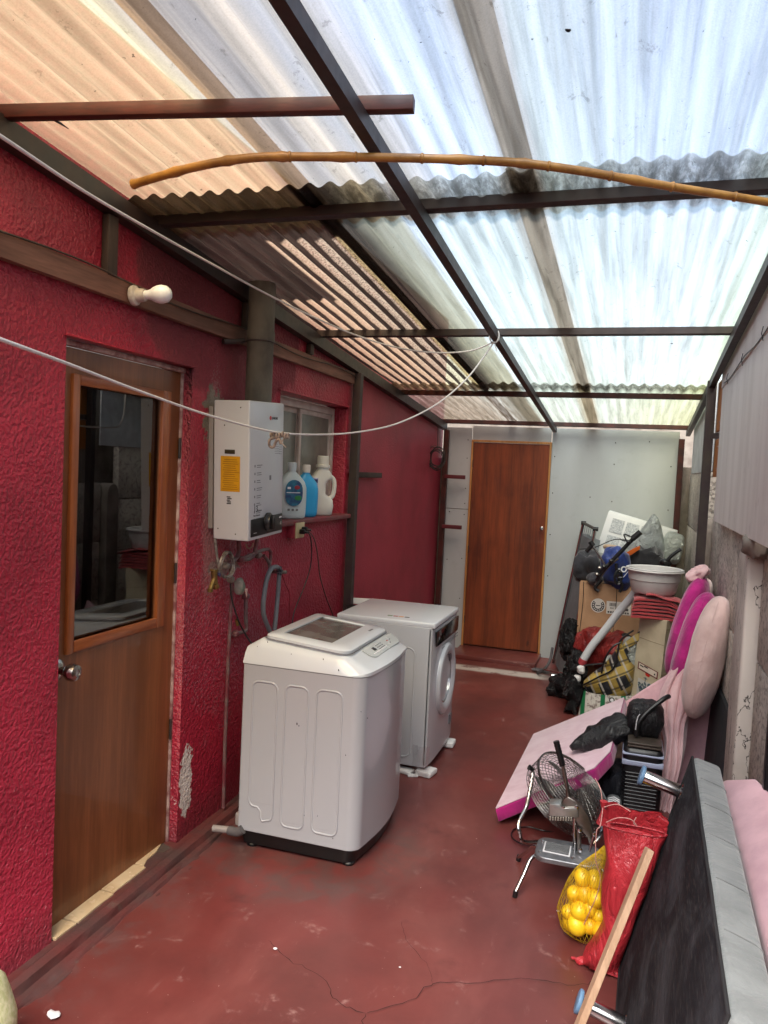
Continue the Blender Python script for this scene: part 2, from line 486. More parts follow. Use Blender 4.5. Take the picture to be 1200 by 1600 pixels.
WH, WB, WG = '#d0d2d3', '#c6ccd3', '#c9cdc7'
PE_LIGHT = '#ebd6aa'  # warm light from above the left roof, painted into the sheet colour
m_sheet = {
 1: sheet_mat('sheet_row_near', [(-2.0, '#e2cba0'), (-1.6, PE_LIGHT), (-1.24, '#ecd4a8'), (-1.20, '#c0ae9b'), (-1.05, '#aba096'), (-.97, '#d6c2aa'), (-.90, '#b3ada7'), (-.82, '#d4c4b0'), (-.72, '#cdc8c5'), (-.66, '#d3d8e0'), (-.52, WB), (-.47, WH), (-.458, '#bdb8b0'), (-.36, '#bdb8b1'), (-.33, WG), (.0, WB), (.46, WB)], 1),
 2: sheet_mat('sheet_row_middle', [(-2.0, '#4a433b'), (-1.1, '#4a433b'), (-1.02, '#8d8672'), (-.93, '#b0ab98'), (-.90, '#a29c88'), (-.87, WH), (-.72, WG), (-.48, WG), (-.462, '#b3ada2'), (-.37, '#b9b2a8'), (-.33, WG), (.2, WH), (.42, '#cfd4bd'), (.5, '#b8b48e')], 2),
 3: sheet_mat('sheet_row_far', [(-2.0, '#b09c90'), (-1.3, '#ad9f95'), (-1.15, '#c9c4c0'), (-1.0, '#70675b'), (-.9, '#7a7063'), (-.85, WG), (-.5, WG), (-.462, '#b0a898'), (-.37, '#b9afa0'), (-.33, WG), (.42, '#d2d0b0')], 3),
}
m_steel = M('brown_steel', '#33231f', .5, 0, .3, 14, '#241a1a', bump=.2, bs=60, bd=.001)
m_steel_r = M('rust_red_steel', '#4a1c16', .5, 0, .3, 14, '#2e1512', bump=.2, bs=60, bd=.001)
m_steel_post = M('post_steel', '#33262a', .55, 0, .3, 10, '#3d352f', bump=.2, bs=60, bd=.001)
m_timber = wood('old_timber', '#8a6052', '#634438', 1, 16, .75, .4)
m_timber_d = wood('red_brown_batten', '#5a2018', '#34130f', 0, 12, .5, .3)
m_timber_dv = wood('dark_batten', '#4a3a34', '#33261f', 2, 12, .7, .3)
m_maroon = M('maroon_batten', '#5e1c24', .6, 0, .2, 10)
m_door = wood('door_wood', '#8d5530', '#70401f', 2, 10, .42, .15, coat=.15)
m_door_v = wood('door_moulding', '#a5602f', '#824420', 2, 18, .4, .2, coat=.2)
m_door_h = wood('door_moulding_across', '#a5602f', '#824420', 1, 18, .4, .2, coat=.2)
m_reddoor = wood('red_plywood', '#8a4220', '#5f2c15', 2, 7, .45, .12, coat=.2)
m_pine = wood('pine_trim', '#c08a52', '#a2703c', 2, 12, .6, .2)
m_ply = wood('plywood', '#b5712f', '#99581f', 2, 6, .6, .2)
m_stick = wood('raw_wood', '#c2a184', '#a8866a', 2, 12, .75, .2, knots=False)
m_panel = M('cement_board', '#b2b8bb', .7, 0, .12, 1.6, '#a4aaac', bump=.12, bs=30, bd=.002, stretch=(1, 1, .35), dirt=.12)
m_panel_r = M('board_pale', '#dedad3', .65, 0, .15, 2.4, '#cfcac2', bump=.04, bs=18, bd=.002, stretch=(1, 2.5, .3), dirt=.2)
m_white = M('white_plastic', '#dcdddf', .35, 0, .04, 3)
m_black = M('black_plastic', '#121214', .4, 0, .1, 8)
m_chrome = M('chrome', '#c8c8c8', .14, 1, .06, 8)
m_alu = M('cast_aluminium', '#8f8a83', .36, 1, .2, 20, bump=.15, bs=120, bd=.0006)
m_brass = M('brass', '#8c7443', .45, .8, .35, 25, dirt=.4)

def concrete(name, c1='#d6cec2', c2='#bbb2a6', pock=1., bs=48):
    t = NT(name); P = t.pos()
    n = t.noise(P, 3, 6, .6); g = t.noise(P, bs, 4, .7); v = t.smooth(g, .42, .50)
    base = t.mix(t.smooth(n, .35, .7), c1, c2)
    base = t.mix(t.math('MULTIPLY', t.smooth(g, .50, .36), .55*pock), base, '#5a524b')
    base = t.mix(t.math('MULTIPLY', t.smooth(t.noise(P, 9, 7, .7), .55, .68), .35), base, '#5d554c')
    t.col(base); t.set(Roughness=.88); t.bump(v, .8*pock, .006); return t.m
m_conc = concrete('stippled_concrete', pock=1.25)
def peel_mat():
    t = NT('peeling_render'); P = t.pos(); n = t.noise(t.mapping(P, (1, 2.4, .5)), 5, 7, .62, .5)
    pe = t.smooth(n, .60, .615)
    base = t.mix(t.smooth(t.noise(P, 4, 5), .4, .7), '#ccc4ba', '#b5ada2')
    base = t.mix(pe, base, '#56504a')
    ln = t.math('ABSOLUTE', t.math('SUBTRACT', t.noise(t.mapping(P, (1, 3, .55)), 3.2, 6, .6), .5))
    base = t.mix(t.smooth(ln, .006, .001), base, '#3a342f')
    t.col(base); t.set(Roughness=.85); t.bump(t.math('SUBTRACT', 1., pe), .8, .008); return t.m
m_peel = peel_mat()
m_conc_plain = M('plain_concrete', '#8c8379', .9, 0, .25, 6, '#6c6259', bump=.5, bs=40, bd=.004, dirt=.4)
m_ledge = M('worn_ledge', '#5e2d2b', .6, 0, .2, 5, '#4a3634', bump=.5, bs=22, bd=.006, dirt=.75)
m_tile = M('beige_tile', '#cbb694', .25, 0, .12, 6, '#bda480', dirt=.25)
m_grout = M('mortar', '#55453c', .9, 0, .3, 20, bump=.5, bs=60, bd=.003)

def glass_mat(name, tint=(.75, .78, .78, 1), f0=.10):
    t = NT(name); tr = t.new('ShaderNodeBsdfTransparent'); tr.inputs[0].default_value = tint
    gl = t.new('ShaderNodeBsdfGlossy'); gl.inputs['Roughness'].default_value = .012
    fr = t.new('ShaderNodeFresnel'); fr.inputs[0].default_value = 1.5
    fac = t.math('ADD', t.math('MULTIPLY', fr.outputs[0], 1.5), f0, clamp=True)
    mx = t.new('ShaderNodeMixShader'); t.link(fac, mx.inputs[0]); t.link(tr.outputs[0], mx.inputs[1]); t.link(gl.outputs[0], mx.inputs[2])
    t.link(mx.outputs[0], t.out.inputs[0]); return t.m
m_glass = glass_mat('pane_glass', (.93, .94, .94, 1), .05)

# ------------------------------------------------------------------ ground, floor
b = B(); b.box((0, 0, -.25), (120, 120, .2)); o = b.build('ground', M('earth', '#5a5148', .95, 0, .3, 3)); tag(o, kind='structure')
b = B(); b.grid(lambda u, v: (XL+.02+u*(.62-XL), -3+v*10.75, 0.), 30, 120)
floor = b.build('floor', m_floor, smooth=0)
for v in floor.data.vertices:
    v.co.z = .004*noise.noise(Vector((v.co.x*1.5, v.co.y*1.5, 0)))-.002
tag(floor, kind='structure')
b = B(); b.box((-.6, 2, -.08), (2.5, 11.4, .14)); o = b.build('floor_slab', m_conc_plain); tag(o, kind='structure')
# cracks: thin open grooves in the paint, following the photograph's run
def crack(pts, w=.0035):
    path = smooth_path([Vector(p) for p in pts], 6)
    q = []
    for i, p in enumerate(path):
        q.append(p + Vector((noise.noise(p*37)*.012, noise.noise(p*37+Vector((9, 9, 9)))*.012, 0)))
    b = B(); L_, R_ = [], []
    for i, p in enumerate(q):
        d = (q[min(i+1, len(q)-1)]-q[max(i-1, 0)]).normalized(); n = Vector((-d.y, d.x, 0))
        ww = .55*w*(.35+.9*abs(noise.noise(p*21)))*(1 if 0 < i < len(q)-1 else .1)
        L_.append(Vector((p.x+n.x*ww, p.y+n.y*ww, .0035))); R_.append(Vector((p.x-n.x*ww, p.y-n.y*ww, .0035)))
    for i in range(len(q)-1): b.raw([L_[i], L_[i+1], R_[i+1], R_[i]], [(0, 1, 2, 3)])
    o = b.build('floor_crack', m_crack, smooth=0); o.parent = floor
m_crack = M('crack_dirt', '#3b1e1c', .95, 0, .2, 10)
F_ = lambda *a: at(*a, Z=0)
crack([F_(420, 1470), F_(452, 1500), F_(505, 1530), F_(525, 1565), F_(570, 1585)], .003)
crack([F_(570, 1585), F_(640, 1565), F_(678, 1538), F_(740, 1537), F_(800, 1530), F_(845, 1533), F_(905, 1541), F_(935, 1530)], .0035)
crack([F_(570, 1585), F_(560, 1625)], .003)
crack([F_(678, 1538), F_(665, 1505), F_(635, 1470), F_(628, 1440)], .0014)
for q, s_ in ((F_(83, 1588), .022), (F_(430, 1484), .008), (F_(668, 1185), .014), (F_(655, 1196), .01), (F_(872, 1425), .006), (F_(625, 1513), .005)):
    b = B(); b.blob((q.x, q.y, .004+s_*.12), (s_, s_*.8, s_*.22), amp=s_*.3, fr=60, nu=10, nv=6, seed=q.x)
    where = {83: 'torn scrap on the floor near the yellow green cloth', 430: 'crumb at the left end of the long floor crack', 668: 'larger crumb between the two washing machines', 655: 'smaller crumb in front of the packing foam', 872: 'crumb on the floor left of the net of oranges', 625: 'crumb by the thin branch of the floor crack'}
    o = single(b, 'debris_chip', m_white, 'small white ' + min(where.items(), key=lambda kv: (F_(kv[0], {83: 1588, 430: 1484, 668: 1185, 655: 1196, 872: 1425, 625: 1513}[kv[0]])-q).length)[1], 'debris', group='white scraps and crumbs on the floor')
# the worn ledge along the house wall and the tiled sill below the door
b = B()
def ledge(u, v):
    y = -1+u*8.6; a = v
    prof = [(XL-.09, .030), (XL+.030, .033), (XL+.040, .040), (XL+.072, .036), (XL+.082, .010), (XL+.105, .008), (XL+.115, -.004), (XL+.14, -.005)]
    k = a*(len(prof)-1); i = min(int(k), len(prof)-2); f = k-i
    x = prof[i][0]*(1-f)+prof[i+1][0]*f; z = prof[i][1]*(1-f)+prof[i+1][1]*f
    n = noise.noise(Vector((y*5, a*3, 1)))*.007+noise.noise(Vector((y*22, a*9, 4)))*.003
    return (x+n, y, z+n*.8)
b.grid(ledge, 500, 28); o = b.build('wall_ledge', m_ledge); tag(o, kind='structure')
sill_root = thing('tiled_door_sill', 'row of cracked beige floor tiles along the foot of the wooden glazed door', 'door sill', (XL-.04, 2.6, .03))
b = B(); b.box((XL-.052, 2.606, .024), (.10, .78, .016)); b.build('mortar_bed', m_grout, sill_root)
ys = [2.216, 2.33, 2.545, 2.765, 3.0]
for i in range(4):
    y0, y1 = ys[i]+.0045, ys[i+1]-.0045
    xo = XL+.012 if i < 2 else XL+.006
    if i < 3:
        pts = [(XL-.10, y0, .030), (xo+random.uniform(-.006, .004), y0, .030), (xo+random.uniform(-.004, .006), (y0+y1)/2, .030), (xo, y1, .030), (XL-.10, y1, .030)]
    else:
        pts = [(XL-.10, y0, .030), (XL-.01, y0, .030), (XL-.028, y0+.05, .030), (XL-.03, y0+.12, .030), (XL-.055, y1-.03, .030), (XL-.06, y1, .030), (XL-.10, y1, .030)]
    b = B(); b.slab(pts, (0, 0, .009), .001, 1); b.build('tile', m_tile, sill_root)

# ------------------------------------------------------------------ the house wall with its door and window openings
def wall_open(b, X, y0, y1, z0, z1, ops, depth, step=.12):
    ysx = sorted({y0, y1, *[o_[0] for o_ in ops], *[o_[1] for o_ in ops]}); zsx = sorted({z0, z1, *[o_[2] for o_ in ops], *[o_[3] for o_ in ops]})
    for a, c in zip(ysx, ysx[1:]):
        for d, e in zip(zsx, zsx[1:]):
            if any(a >= o_[0]-1e-6 and c <= o_[1]+1e-6 and d >= o_[2]-1e-6 and e <= o_[3]+1e-6 for o_ in ops): continue
            b.raw([(X, a, d), (X, c, d), (X, c, e), (X, a, e)], [(0, 1, 2, 3)])
    for o_ in ops:
        a, c, d, e = o_; Xd = X-depth
        b.raw([(X, a, d), (X, a, e), (Xd, a, e), (Xd, a, d)], [(0, 1, 2, 3)]); b.raw([(X, c, d), (X, c, e), (Xd, c, e), (Xd, c, d)], [(0, 1, 2, 3)])
        b.raw([(X, a, e), (X, c, e), (Xd, c, e), (Xd, a, e)], [(0, 1, 2, 3)]); b.raw([(X, a, d), (X, c, d), (Xd, c, d), (Xd, a, d)], [(0, 1, 2, 3)])
DOOR = (2.21, 3.0, .02, 2.15); WIN = (3.86, 4.93, 1.43, 2.15)
house = thing('house_wall', 'rough crimson stuccoed house wall along the left side of the passage', 'wall', (XL, 3.2, 0))
b = B(); wall_open(b, XL, -1.0, 5.0, 0, 3.25, [DOOR, WIN], .14)
bmesh.ops.remove_doubles(b.bm, verts=b.bm.verts[:], dist=1e-4)
ed = [e for e in b.bm.edges if len(e.link_faces) == 2 and e.calc_face_angle(0) > .5]
bmesh.ops.bevel(b.bm, geom=ed, offset=.014, segments=3, affect='EDGES', profile=.5)
b.build('stucco_face', m_red, house, smooth=60)
b = B(); wall_open(b, XL-.012, 5.0, YB+.06, 0, 3.25, [], .1); b.build('smooth_face', m_red_smooth, house)
b = B()
for seg in ((-1.0, 2.21, 0, 3.25), (3.0, 3.86, 0, 3.25), (4.93, 7.7, 0, 3.25), (2.21, 3.0, 2.15, 3.25), (3.86, 4.93, 0, 1.43), (3.86, 4.93, 2.15, 3.25)):
    b.box((XL-.15, (seg[0]+seg[1])/2, (seg[2]+seg[3])/2), (.01, seg[1]-seg[0], seg[3]-seg[2]))
b.box((XL-.075, -1.005, 1.6), (.16, .01, 3.25)); b.box((XL-.08, 3.3, 3.255), (.16, 8.7, .01))
b.build('inner_face', M('inner_plaster', '#8d877e', .9), house)
# the room behind: tiled back wall, cupboard, worktop
room = thing('kitchen_room', 'dim kitchen seen through the glazed door and the window', 'room', (-3.2, 3.3, 0))
mk = M('kitchen_wall', '#b3aba0', .6, 0, .2, 3)
b = B(); b.box((-3.9, 3.3, 1.5), (.02, 5.0, 3.0)); b.box((-3, .8, 1.5), (1.9, .02, 3)); b.box((-3, 5.8, 1.5), (1.9, .02, 3)); b.box((-2.2, 3.3, 2.95), (.3, 5, .02)); b.box((-3, 3.3, -.01), (1.9, 5, .02))  # ceiling left open but for a strip, so sky light brightens the room
b.build('open_room_shell', mk, room)
mt = M('kitchen_tile', '#c4bbae', .3, 0, .15, 4, '#aba193')
for j in range(3):
    for i in range(11):
        b = B(); b.box((-3.882, 2.6+i*.30, .98+j*.40), (.012, .294, .394), bev=.003, seg=1); b.build('tile', mt, room, smooth=0)
b = B(); b.box((-3.72, 4.05, 1.93), (.32, 1.1, .40), bev=.006); b.build('cupboard', m_white, room)
b = B(); b.box((-3.6, 4.2, .86), (.6, 3.0, .05), bev=.006); b.build('worktop', M('grey_worktop', '#5a5a5c', .3), room)
b = B(); b.box((-3.6, 4.2, .42), (.55, 3.0, .82)); b.build('base_unit', mk, room)
b = B(); b.box((-3.0, 3.0, 1.05), (.5, .9, .08), bev=.03); b.lathe([(.10, 0), (.14, .06), (.15, .14), (.15, .15), (.13, .15), (.10, .03), (0, .02)], Matrix.Translation((-3.55, 3.8, .89))); b.build('pot', M('dull_pot', '#5d6066', .3, .6), room)

# ------------------------------------------------------------------ the glazed wooden door
XD = XL-.052
dr = thing('glazed_wooden_door', 'varnished brown wooden door with a tall glass pane and round silver knob, nearest the camera', 'door', (XD, 2.6, .03))
y0, y1, z0, z1 = 2.212, 2.992, .035, 2.125; g = (2.325, 2.865, 1.06, 2.01)
b = B()
for (a, c, d, e) in ((y0, g[0], z0, z1), (g[1], y1, z0, z1), (g[0], g[1], z0, g[2]), (g[0], g[1], g[3], z1)):
    b.box((XD-.02, (a+c)/2, (d+e)/2), (.04, c-a, e-d))
b.build('door_leaf', m_door, dr)
for nm, (a, c, d, e), mm in (('moulding', (g[0]-.026, g[0]+.012, g[2]-.03, g[3]+.026), m_door_v), ('moulding', (g[1]-.012, g[1]+.045, g[2]-.03, g[3]+.026), m_door_v), ('moulding', (g[0]+.0121, g[1]-.0121, g[2]-.028, g[2]+.014), m_door_h), ('moulding', (g[0]+.0121, g[1]-.0121, g[3]-.012, g[3]+.024), m_door_h)):
    b = B(); b.box((XD+.004, (a+c)/2, (d+e)/2), (.018, c-a, e-d), bev=.005); b.build(nm, mm, dr)
b = B(); b.box((XD-.018, (g[0]+g[1])/2, (g[2]+g[3])/2), (.004, g[1]-g[0], g[3]-g[2])); b.build('glass_pane', m_glass, dr)
b = B(); b.box((XD+.008, 2.6, z1+.012), (.03, .79, .02), bev=.003); b.box((XD+.002, 2.997, 1.08), (.02, .010, 2.1), bev=.002)
b.build('frame_edge', M('pinkish_old_paint', '#b9a29b', .7, 0, .25, 20, '#7b4b4b', dirt=.4), dr)
for z in (.55, 1.25, 1.80):
    b = B(); b.tube([(XD+.008, 2.990, z-.045), (XD+.008, 2.990, z+.045)], .006, 8); b.build('hinge', M('hinge_metal', '#4a4340', .5, .6), dr)
kn = B().lathe([(.034, 0), (.034, .006), (.026, .012), (.013, .016), (.012, .034), (.020, .040), (.027, .052), (.028, .066), (.024, .078), (.012, .083), (.011, .079), (.0, .079)], toward((XD, 2.262, .985), (1, 0, 0)) @ Matrix.Scale(1.12, 4))
kn.build('door_knob', M('satin_steel', '#aeaba6', .22, 1, .05), dr)
b = B(); b.tube([(XD-.0, 2.262, .985), (XD+.086, 2.262, .985)], .005, 8); b.build('keyhole', m_black, dr)

# ------------------------------------------------------------------ sliding window and its sill
XW = XL-.115
wd = thing('sliding_window', 'small sliding window with pale metal frame behind the three bottles', 'window', (XW, 4.45, 1.44))
mfr = M('window_frame', '#c9bcb4', .5, 0, .12, 9, '#b3a299')
b = B(); a, c, d, e = 3.9, 4.925, 1.445, 2.14
for bx in ((a, c, d, d+.03), (a, c, e-.045, e), (a, a+.03, d+.0301, e-.0451), (c-.03, c, d+.0301, e-.0451)):
    b.box((XW, (bx[0]+bx[1])/2, (bx[2]+bx[3])/2), (.05, bx[1]-bx[0], bx[3]-bx[2]), bev=.003)
b.build('outer_frame', mfr, wd)
for (sa, sc, xo) in ((3.935, 4.42, -.018), (4.39, 4.89, .004)):
    b = B()
    for bx in ((sa, sc, d+.031, d+.06), (sa, sc, e-.075, e-.046), (sa, sa+.028, d+.0601, e-.0751), (sc-.028, sc, d+.0601, e-.0751)):
        b.box((XW+xo, (bx[0]+bx[1])/2, (bx[2]+bx[3])/2), (.018, bx[1]-bx[0], bx[3]-bx[2]), bev=.002)
    sash = b.build('sash', mfr, wd)
    b = B(); b.box((XW+xo, (sa+sc)/2, (d+e)/2), (.004, sc-sa-.05, e-d-.13)); o = b.build('pane', M('frosted_pane', '#858378', .22, 0, .12, 5, '#6e6f66'), sash, local=False)
b = B(); b.box((XL-.02, 4.40, 1.425), (.14, 1.10, .03), bev=.008, seg=3); o = b.build('window_sill', M('sill_paint', '#7c2430', .6, 0, .2, 8, '#6b4a48', bump=.4, bs=30, dirt=.5), house)

# ------------------------------------------------------------------ steel roof frame
fr = thing('steel_roof_frame', 'dark brown welded steel frame carrying the corrugated roof', 'roof frame', (-.7, 3.5, 2.4))
def rafter(x, ya, yb, w=.04, h=.05, off=-.022, mat=m_steel):
    b = B(); b.hexa([(x-w/2, ya, roof_z(ya)+off-h/2), (x+w/2, ya, roof_z(ya)+off-h/2), (x+w/2, ya, roof_z(ya)+off+h/2), (x-w/2, ya, roof_z(ya)+off+h/2),
                     (x-w/2, yb, roof_z(yb)+off-h/2), (x+w/2, yb, roof_z(yb)+off-h/2), (x+w/2, yb, roof_z(yb)+off+h/2), (x-w/2, yb, roof_z(yb)+off+h/2)])
    b.build('rafter', mat, fr, smooth=0)
rafter(-1.832, .4, 7.6, .05, .07); rafter(-.76, .4, 7.62, .036, .045); rafter(.425, .4, 7.6, .036, .05)
for y, h in ((.6, .04), (2.66, .042), (4.30, .036), (6.07, .036), (7.54, .036)):
    for xa, xb in ((-1.85, .44),):
        b = B(); b.box(((xa+xb)/2, y, roof_z(y)+.021), (xb-xa, h, .038), rot=(math.atan(-.085), 0, 0), bev=.002, seg=1)
        b.build('purlin', m_steel if y < 5 else m_steel_r, fr, smooth=0)
for (x, y, z0_, z1_, w, mt_) in ((-1.815, 4.985, 0, roof_z(4.985)-.06, .055, m_steel_post), (-1.80, 7.56, 0, roof_z(7.56)-.06, .05, m_steel_r), (.425, 5.4, 0, 2.41, .055, m_steel_post), (.375, 7.57, 0, 2.15, .05, m_steel_r), (.50, 2.93, 0, 1.62, .035, m_black)):
    b = B(); b.box((x, y, (z0_+z1_)/2), (w, w, z1_-z0_), bev=.003, seg=1); b.build('post', mt_, fr, smooth=0)
b = B(); b.box((.50, 5.36, 2.06), (.12, .03, .035)); b.build('stub', m_steel_post, fr)

b = B()
for y in (.6, 2.66, 4.30, 6.07, 7.54):
    for k in range(15): x = -1.748+PITCH*2*k+.0; b.lathe([(.007, 0), (.006, .003), (.003, .004), (.003, .006), (0, .007)], toward((x, y+.024, roof_z(y)+.040), (0, 0, -1)), 8)
o = b.build('roofing_screw', M('rusty_screw', '#4a3a30', .7, .4), fr); o['kind'] = 'stuff'
# ------------------------------------------------------------------ corrugated sheets
def sheet(x0, x1, ya, yb, off_a, off_b, row, label):
    ns = int((x1-x0)/PITCH*12); ny = max(14, int((yb-ya)/.11)); am = .0095; sd_ = x0*3+ya
    b = B()
    def fn(u, v):
        x = x0+u*(x1-x0); y = ya+v*(yb-ya)
        sag = .006*noise.noise(Vector((x*2.0+sd_, y*.9, 0)))
        ey = .006*noise.noise(Vector((x*9, sd_, 3)))*(1 if v in (0, 1) else 0)
        return (x, y+ey, roof_z(y)+off_a*(1-v)+off_b*v+am*math.sin(2*math.pi*x/PITCH)+sag)
    b.grid(fn, ns, ny)
    o = b.build('corrugated_roof_sheet', m_sheet[row], smooth=180, noweld=True)
    sm = o.modifiers.new('thick', 'SOLIDIFY'); sm.thickness = .0012
    # a solid edge, but light passes once: keep it a single skin
    o.modifiers.remove(sm)
    rebase(o); tag(o, label, 'roof sheet', 'corrugated plastic roof sheets')
c1, c2, c3 = (-1.915, -1.13), (-1.21, -.365), (-.45, .475)
sheet(*c1, .42, 2.86, .052, .060, 1, 'corrugated sheet painted with peach light over the crimson wall, nearest the camera on the left')
sheet(*c2, .45, 2.85, .055, .063, 1, 'streaky grey corrugated sheet with peach light painted in, across the middle rafter, nearest row')
sheet(*c3, .43, 2.87, .058, .066, 1, 'bright bluish white corrugated sheet at the top right, nearest row')
sheet(*c1, 2.49, 6.10, .040, .056, 2, 'grimy black corrugated sheet with pale speckled wave crests above the flue pipe')
sheet(*c2, 2.50, 6.08, .043, .059, 2, 'half grimy, half whitish corrugated sheet across the middle rafter, second row')
sheet(*c3, 2.49, 6.11, .046, .062, 2, 'whitish green corrugated sheet against the right wall, second row')
sheet(*c1, 5.78, 7.74, .040, .048, 3, 'short dusty grey pink corrugated sheet in the far left corner of the roof')
sheet(*c2, 5.77, 7.75, .043, .051, 3, 'short streaked corrugated sheet above the red plywood door')
sheet(*c3, 5.79, 7.74, .046, .054, 3, 'short pale corrugated sheet above the piled bags in the far right corner')

for (x, y, lab) in ((141, 49, 'small dead leaf stuck on the peach lit roof sheet'), (885, 82, 'small dark leaf on the bright roof sheet at the top right'), (1050, 532, 'curled leaf on the whitish sheet beside the right rafter'), (90, 205, 'thin dark twig on the peach lit sheet above the red wall')):
    q = at(x, y, Z=2.70 if y < 100 else (2.53 if y > 400 else 2.71)); q.z = roof_z(q.y)+.034
    b = B(); b.blob(q, (.006, .008, .002) if y != 205 else (.004, .05, .003), amp=.003, fr=120, seed=x, nu=12, nv=6, mtx=Euler((0, 0, x)).to_matrix() if y != 205 else None); single(b, 'dead_leaf', m_black, lab, 'leaf')
# ------------------------------------------------------------------ timbers on the house wall
b = B(); b.grid(lambda u, v: (0, 0, 0), 1, 1); b.bm.clear()
b.hexa([(XL+.002, -1, 2.335), (XL+.034, -1, 2.335), (XL+.034, -1, 2.420), (XL+.002, -1, 2.420), (XL+.002, 4.955, 2.312), (XL+.030, 4.955, 2.312), (XL+.030, 4.955, 2.384), (XL+.002, 4.955, 2.384)])
o = single(b, 'wall_timber', m_timber, 'long dusty brown timber fixed along the crimson wall above the glazed door', 'timber', smooth=0)
for i, (y, lab) in enumerate(((2.40, 'short upright timber between the long wall timber and the peach lit roof sheet'), (3.44, 'short upright timber beside the flue pipe under the roof'), (4.22, 'small dark upright timber block behind the flue, under the left rafter'))):
    b = B(); z1_ = roof_z(y)-.06; b.box((XL+.018, y, (2.395+z1_)/2), (.03, .055 if i < 2 else .05, z1_-2.392), bev=.003)
    single(b, 'timber_stud', m_timber_dv, lab, 'timber', 'short timbers under the rafter')
b = B(); pts = [Vector((XL+.04, -.5+i*.25, 2.425-.012*i*.25+.012*math.sin(i*1.3)+.01*noise.noise(Vector((i, 3, 1))))) for i in range(23)]
b.tube(pts, .0035, 6, sm=3); single(b, 'wall_wire', m_timber_dv, 'thin old brown wire sagging along the top of the wall timber', 'wire')
for (pa, pb, lab, mt_) in (((-1.838, 5.02, 1.708), (-1.838, 5.62, 1.700), 'short dark batten on the crimson wall beside the middle post', m_timber_dv), ((-1.79, 7.52, 1.71), (-1.585, 7.52, 1.71), 'upper of two short maroon battens left of the red plywood door', m_maroon), ((-1.79, 7.52, 1.217), (-1.595, 7.52, 1.217), 'lower of two short maroon battens left of the red plywood door', m_maroon)):
    pa, pb = Vector(pa), Vector(pb); c = (pa+pb)/2; d = pb-pa
    b = B(); b.box(c, (abs(d.x) if abs(d.x) > .1 else .035, abs(d.y) if abs(d.y) > .1 else .035, .038), bev=.002); single(b, 'short_batten', mt_, lab, 'batten', 'short battens')
# loose batten lying over the rafters
pa, pb = at(-60, 178, Z=roof_z(1.8)+.021), at(647, 163, Z=roof_z(2.0)+.021)
b = B(); d = pb-pa; b.box((0, 0, 0), (d.length, .035, .038), bev=.002, mtx=frame_m((pa+pb)/2, d, Vector((0, 0, 1)).cross(d), (0, 0, 1)))
single(b, 'loose_batten', m_timber_d, 'loose dark red batten lying across the rafters below the peach lit roof sheet', 'batten')
b = B(); bb = [at(208, 288, Z=2.56), at(300, 262, Z=2.58), at(390, 247, Z=2.60), at(480, 245, Z=2.61), at(640, 247, Z=2.615), at(790, 253, Z=2.615), at(900, 266, Z=2.60), at(1050, 292, Z=2.585), at(1200, 316, Z=2.575), at(1290, 335, Z=2.57)]
path = smooth_path(bb, 8); tot = 0; rad = []
for i, p in enumerate(path):
    if i: tot += (p-path[i-1]).length
    k = (tot/.165) % 1.0; rad.append(.0125*(1-.1*tot/2.2)+(.0028 if (k < .06 or k > .94) else 0))
b.tube(path, rad, 12)
mb = NT('bamboo'); co = mb.coord(); mb.col(mb.mix(mb.smooth(mb.noise(co, 9, 6, .7), .35, .7), '#a97a36', '#7c5420')); mb.set(Roughness=.42); 
o = single(b, 'bamboo_pole', mb.m, 'long curved tan bamboo pole hanging under the roof', 'bamboo pole')
nodes_ = B(); tot = 0; last = 0
for i, p in enumerate(path[1:], 1):
    tot += (p-path[i-1]).length
    if tot-last > .165:
        last = tot; d = (path[i]-path[i-1]).normalized(); nb_ = B()
        rr = .0125*(1-.1*tot/2.2)
        nb_.lathe([(rr-.001, -.006), (rr+.0026, -.002), (rr+.0026, .002), (rr-.001, .006)], toward(p, d), 12, caps=False)
        nb_.build('pole_node', mb.m, o)
nodes_.bm.free()

# ------------------------------------------------------------------ back wall: cement boards and the red plywood door
bw = thing('back_wall', 'pale grey cement board partition closing the far end of the passage', 'wall', (-.7, YB+.02, 0))
for i, (xa, xb, za, zb) in enumerate(((-1.84, -1.562, 1.395, 2.20), (-1.84, -1.562, 0, 1.390), (-1.557, -.79, 2.085, 2.22), (-.782, .36, 0, 2.22))):
    b = B(); b.box(((xa+xb)/2, YB+.006+.001*i, (za+zb)/2), (xb-xa, .012, zb-za), bev=.0015, seg=1); b.build('wall_board', m_panel, bw)
m_screw = M('screw_head', '#55504c', .5, .5)
for (x, z) in [(-1.6, 2.08), (-1.6, 1.9), (-1.6, 1.6), (-1.6, 1.45), (-1.75, 1.36), (-1.6, 1.34), (-1.6, .9), (-1.6, .5), (-1.75, .88), (-.75, 1.95), (-.75, 1.6), (-.75, 1.2), (-.75, .8), (-.2, 1.55), (-.2, 2.1), (-.2, 1.9), (-.4, 1.58), (.1, 2.12), (.3, 1.9), (.3, 1.5)]:
    b = B(); b.lathe([(.006, 0), (.005, .002), (0, .0025)], toward((x, YB-.001, z), (0, -1, 0)), 8); b.build('screw', m_screw, bw)
b = B()
for xa, xb, za, zb in ((-1.558, -1.540, 0.03, 2.083), (-.800, -.782, 0.03, 2.083), (-1.5399, -.8001, 2.062, 2.083)):
    b.box(((xa+xb)/2, YB-.008, (za+zb)/2), (xb-xa, .036, zb-za), bev=.002, seg=1)
rd = thing('red_plywood_door', 'plain reddish brown plywood door in a thin pine frame in the back wall', 'door', (-1.17, YB, .03))
b.build('pine_frame', m_pine, rd)
b = B(); b.box((-1.17, YB+.002, 1.055), (.735, .03, 2.01), bev=.002, seg=1); b.build('door_leaf', m_reddoor, rd)
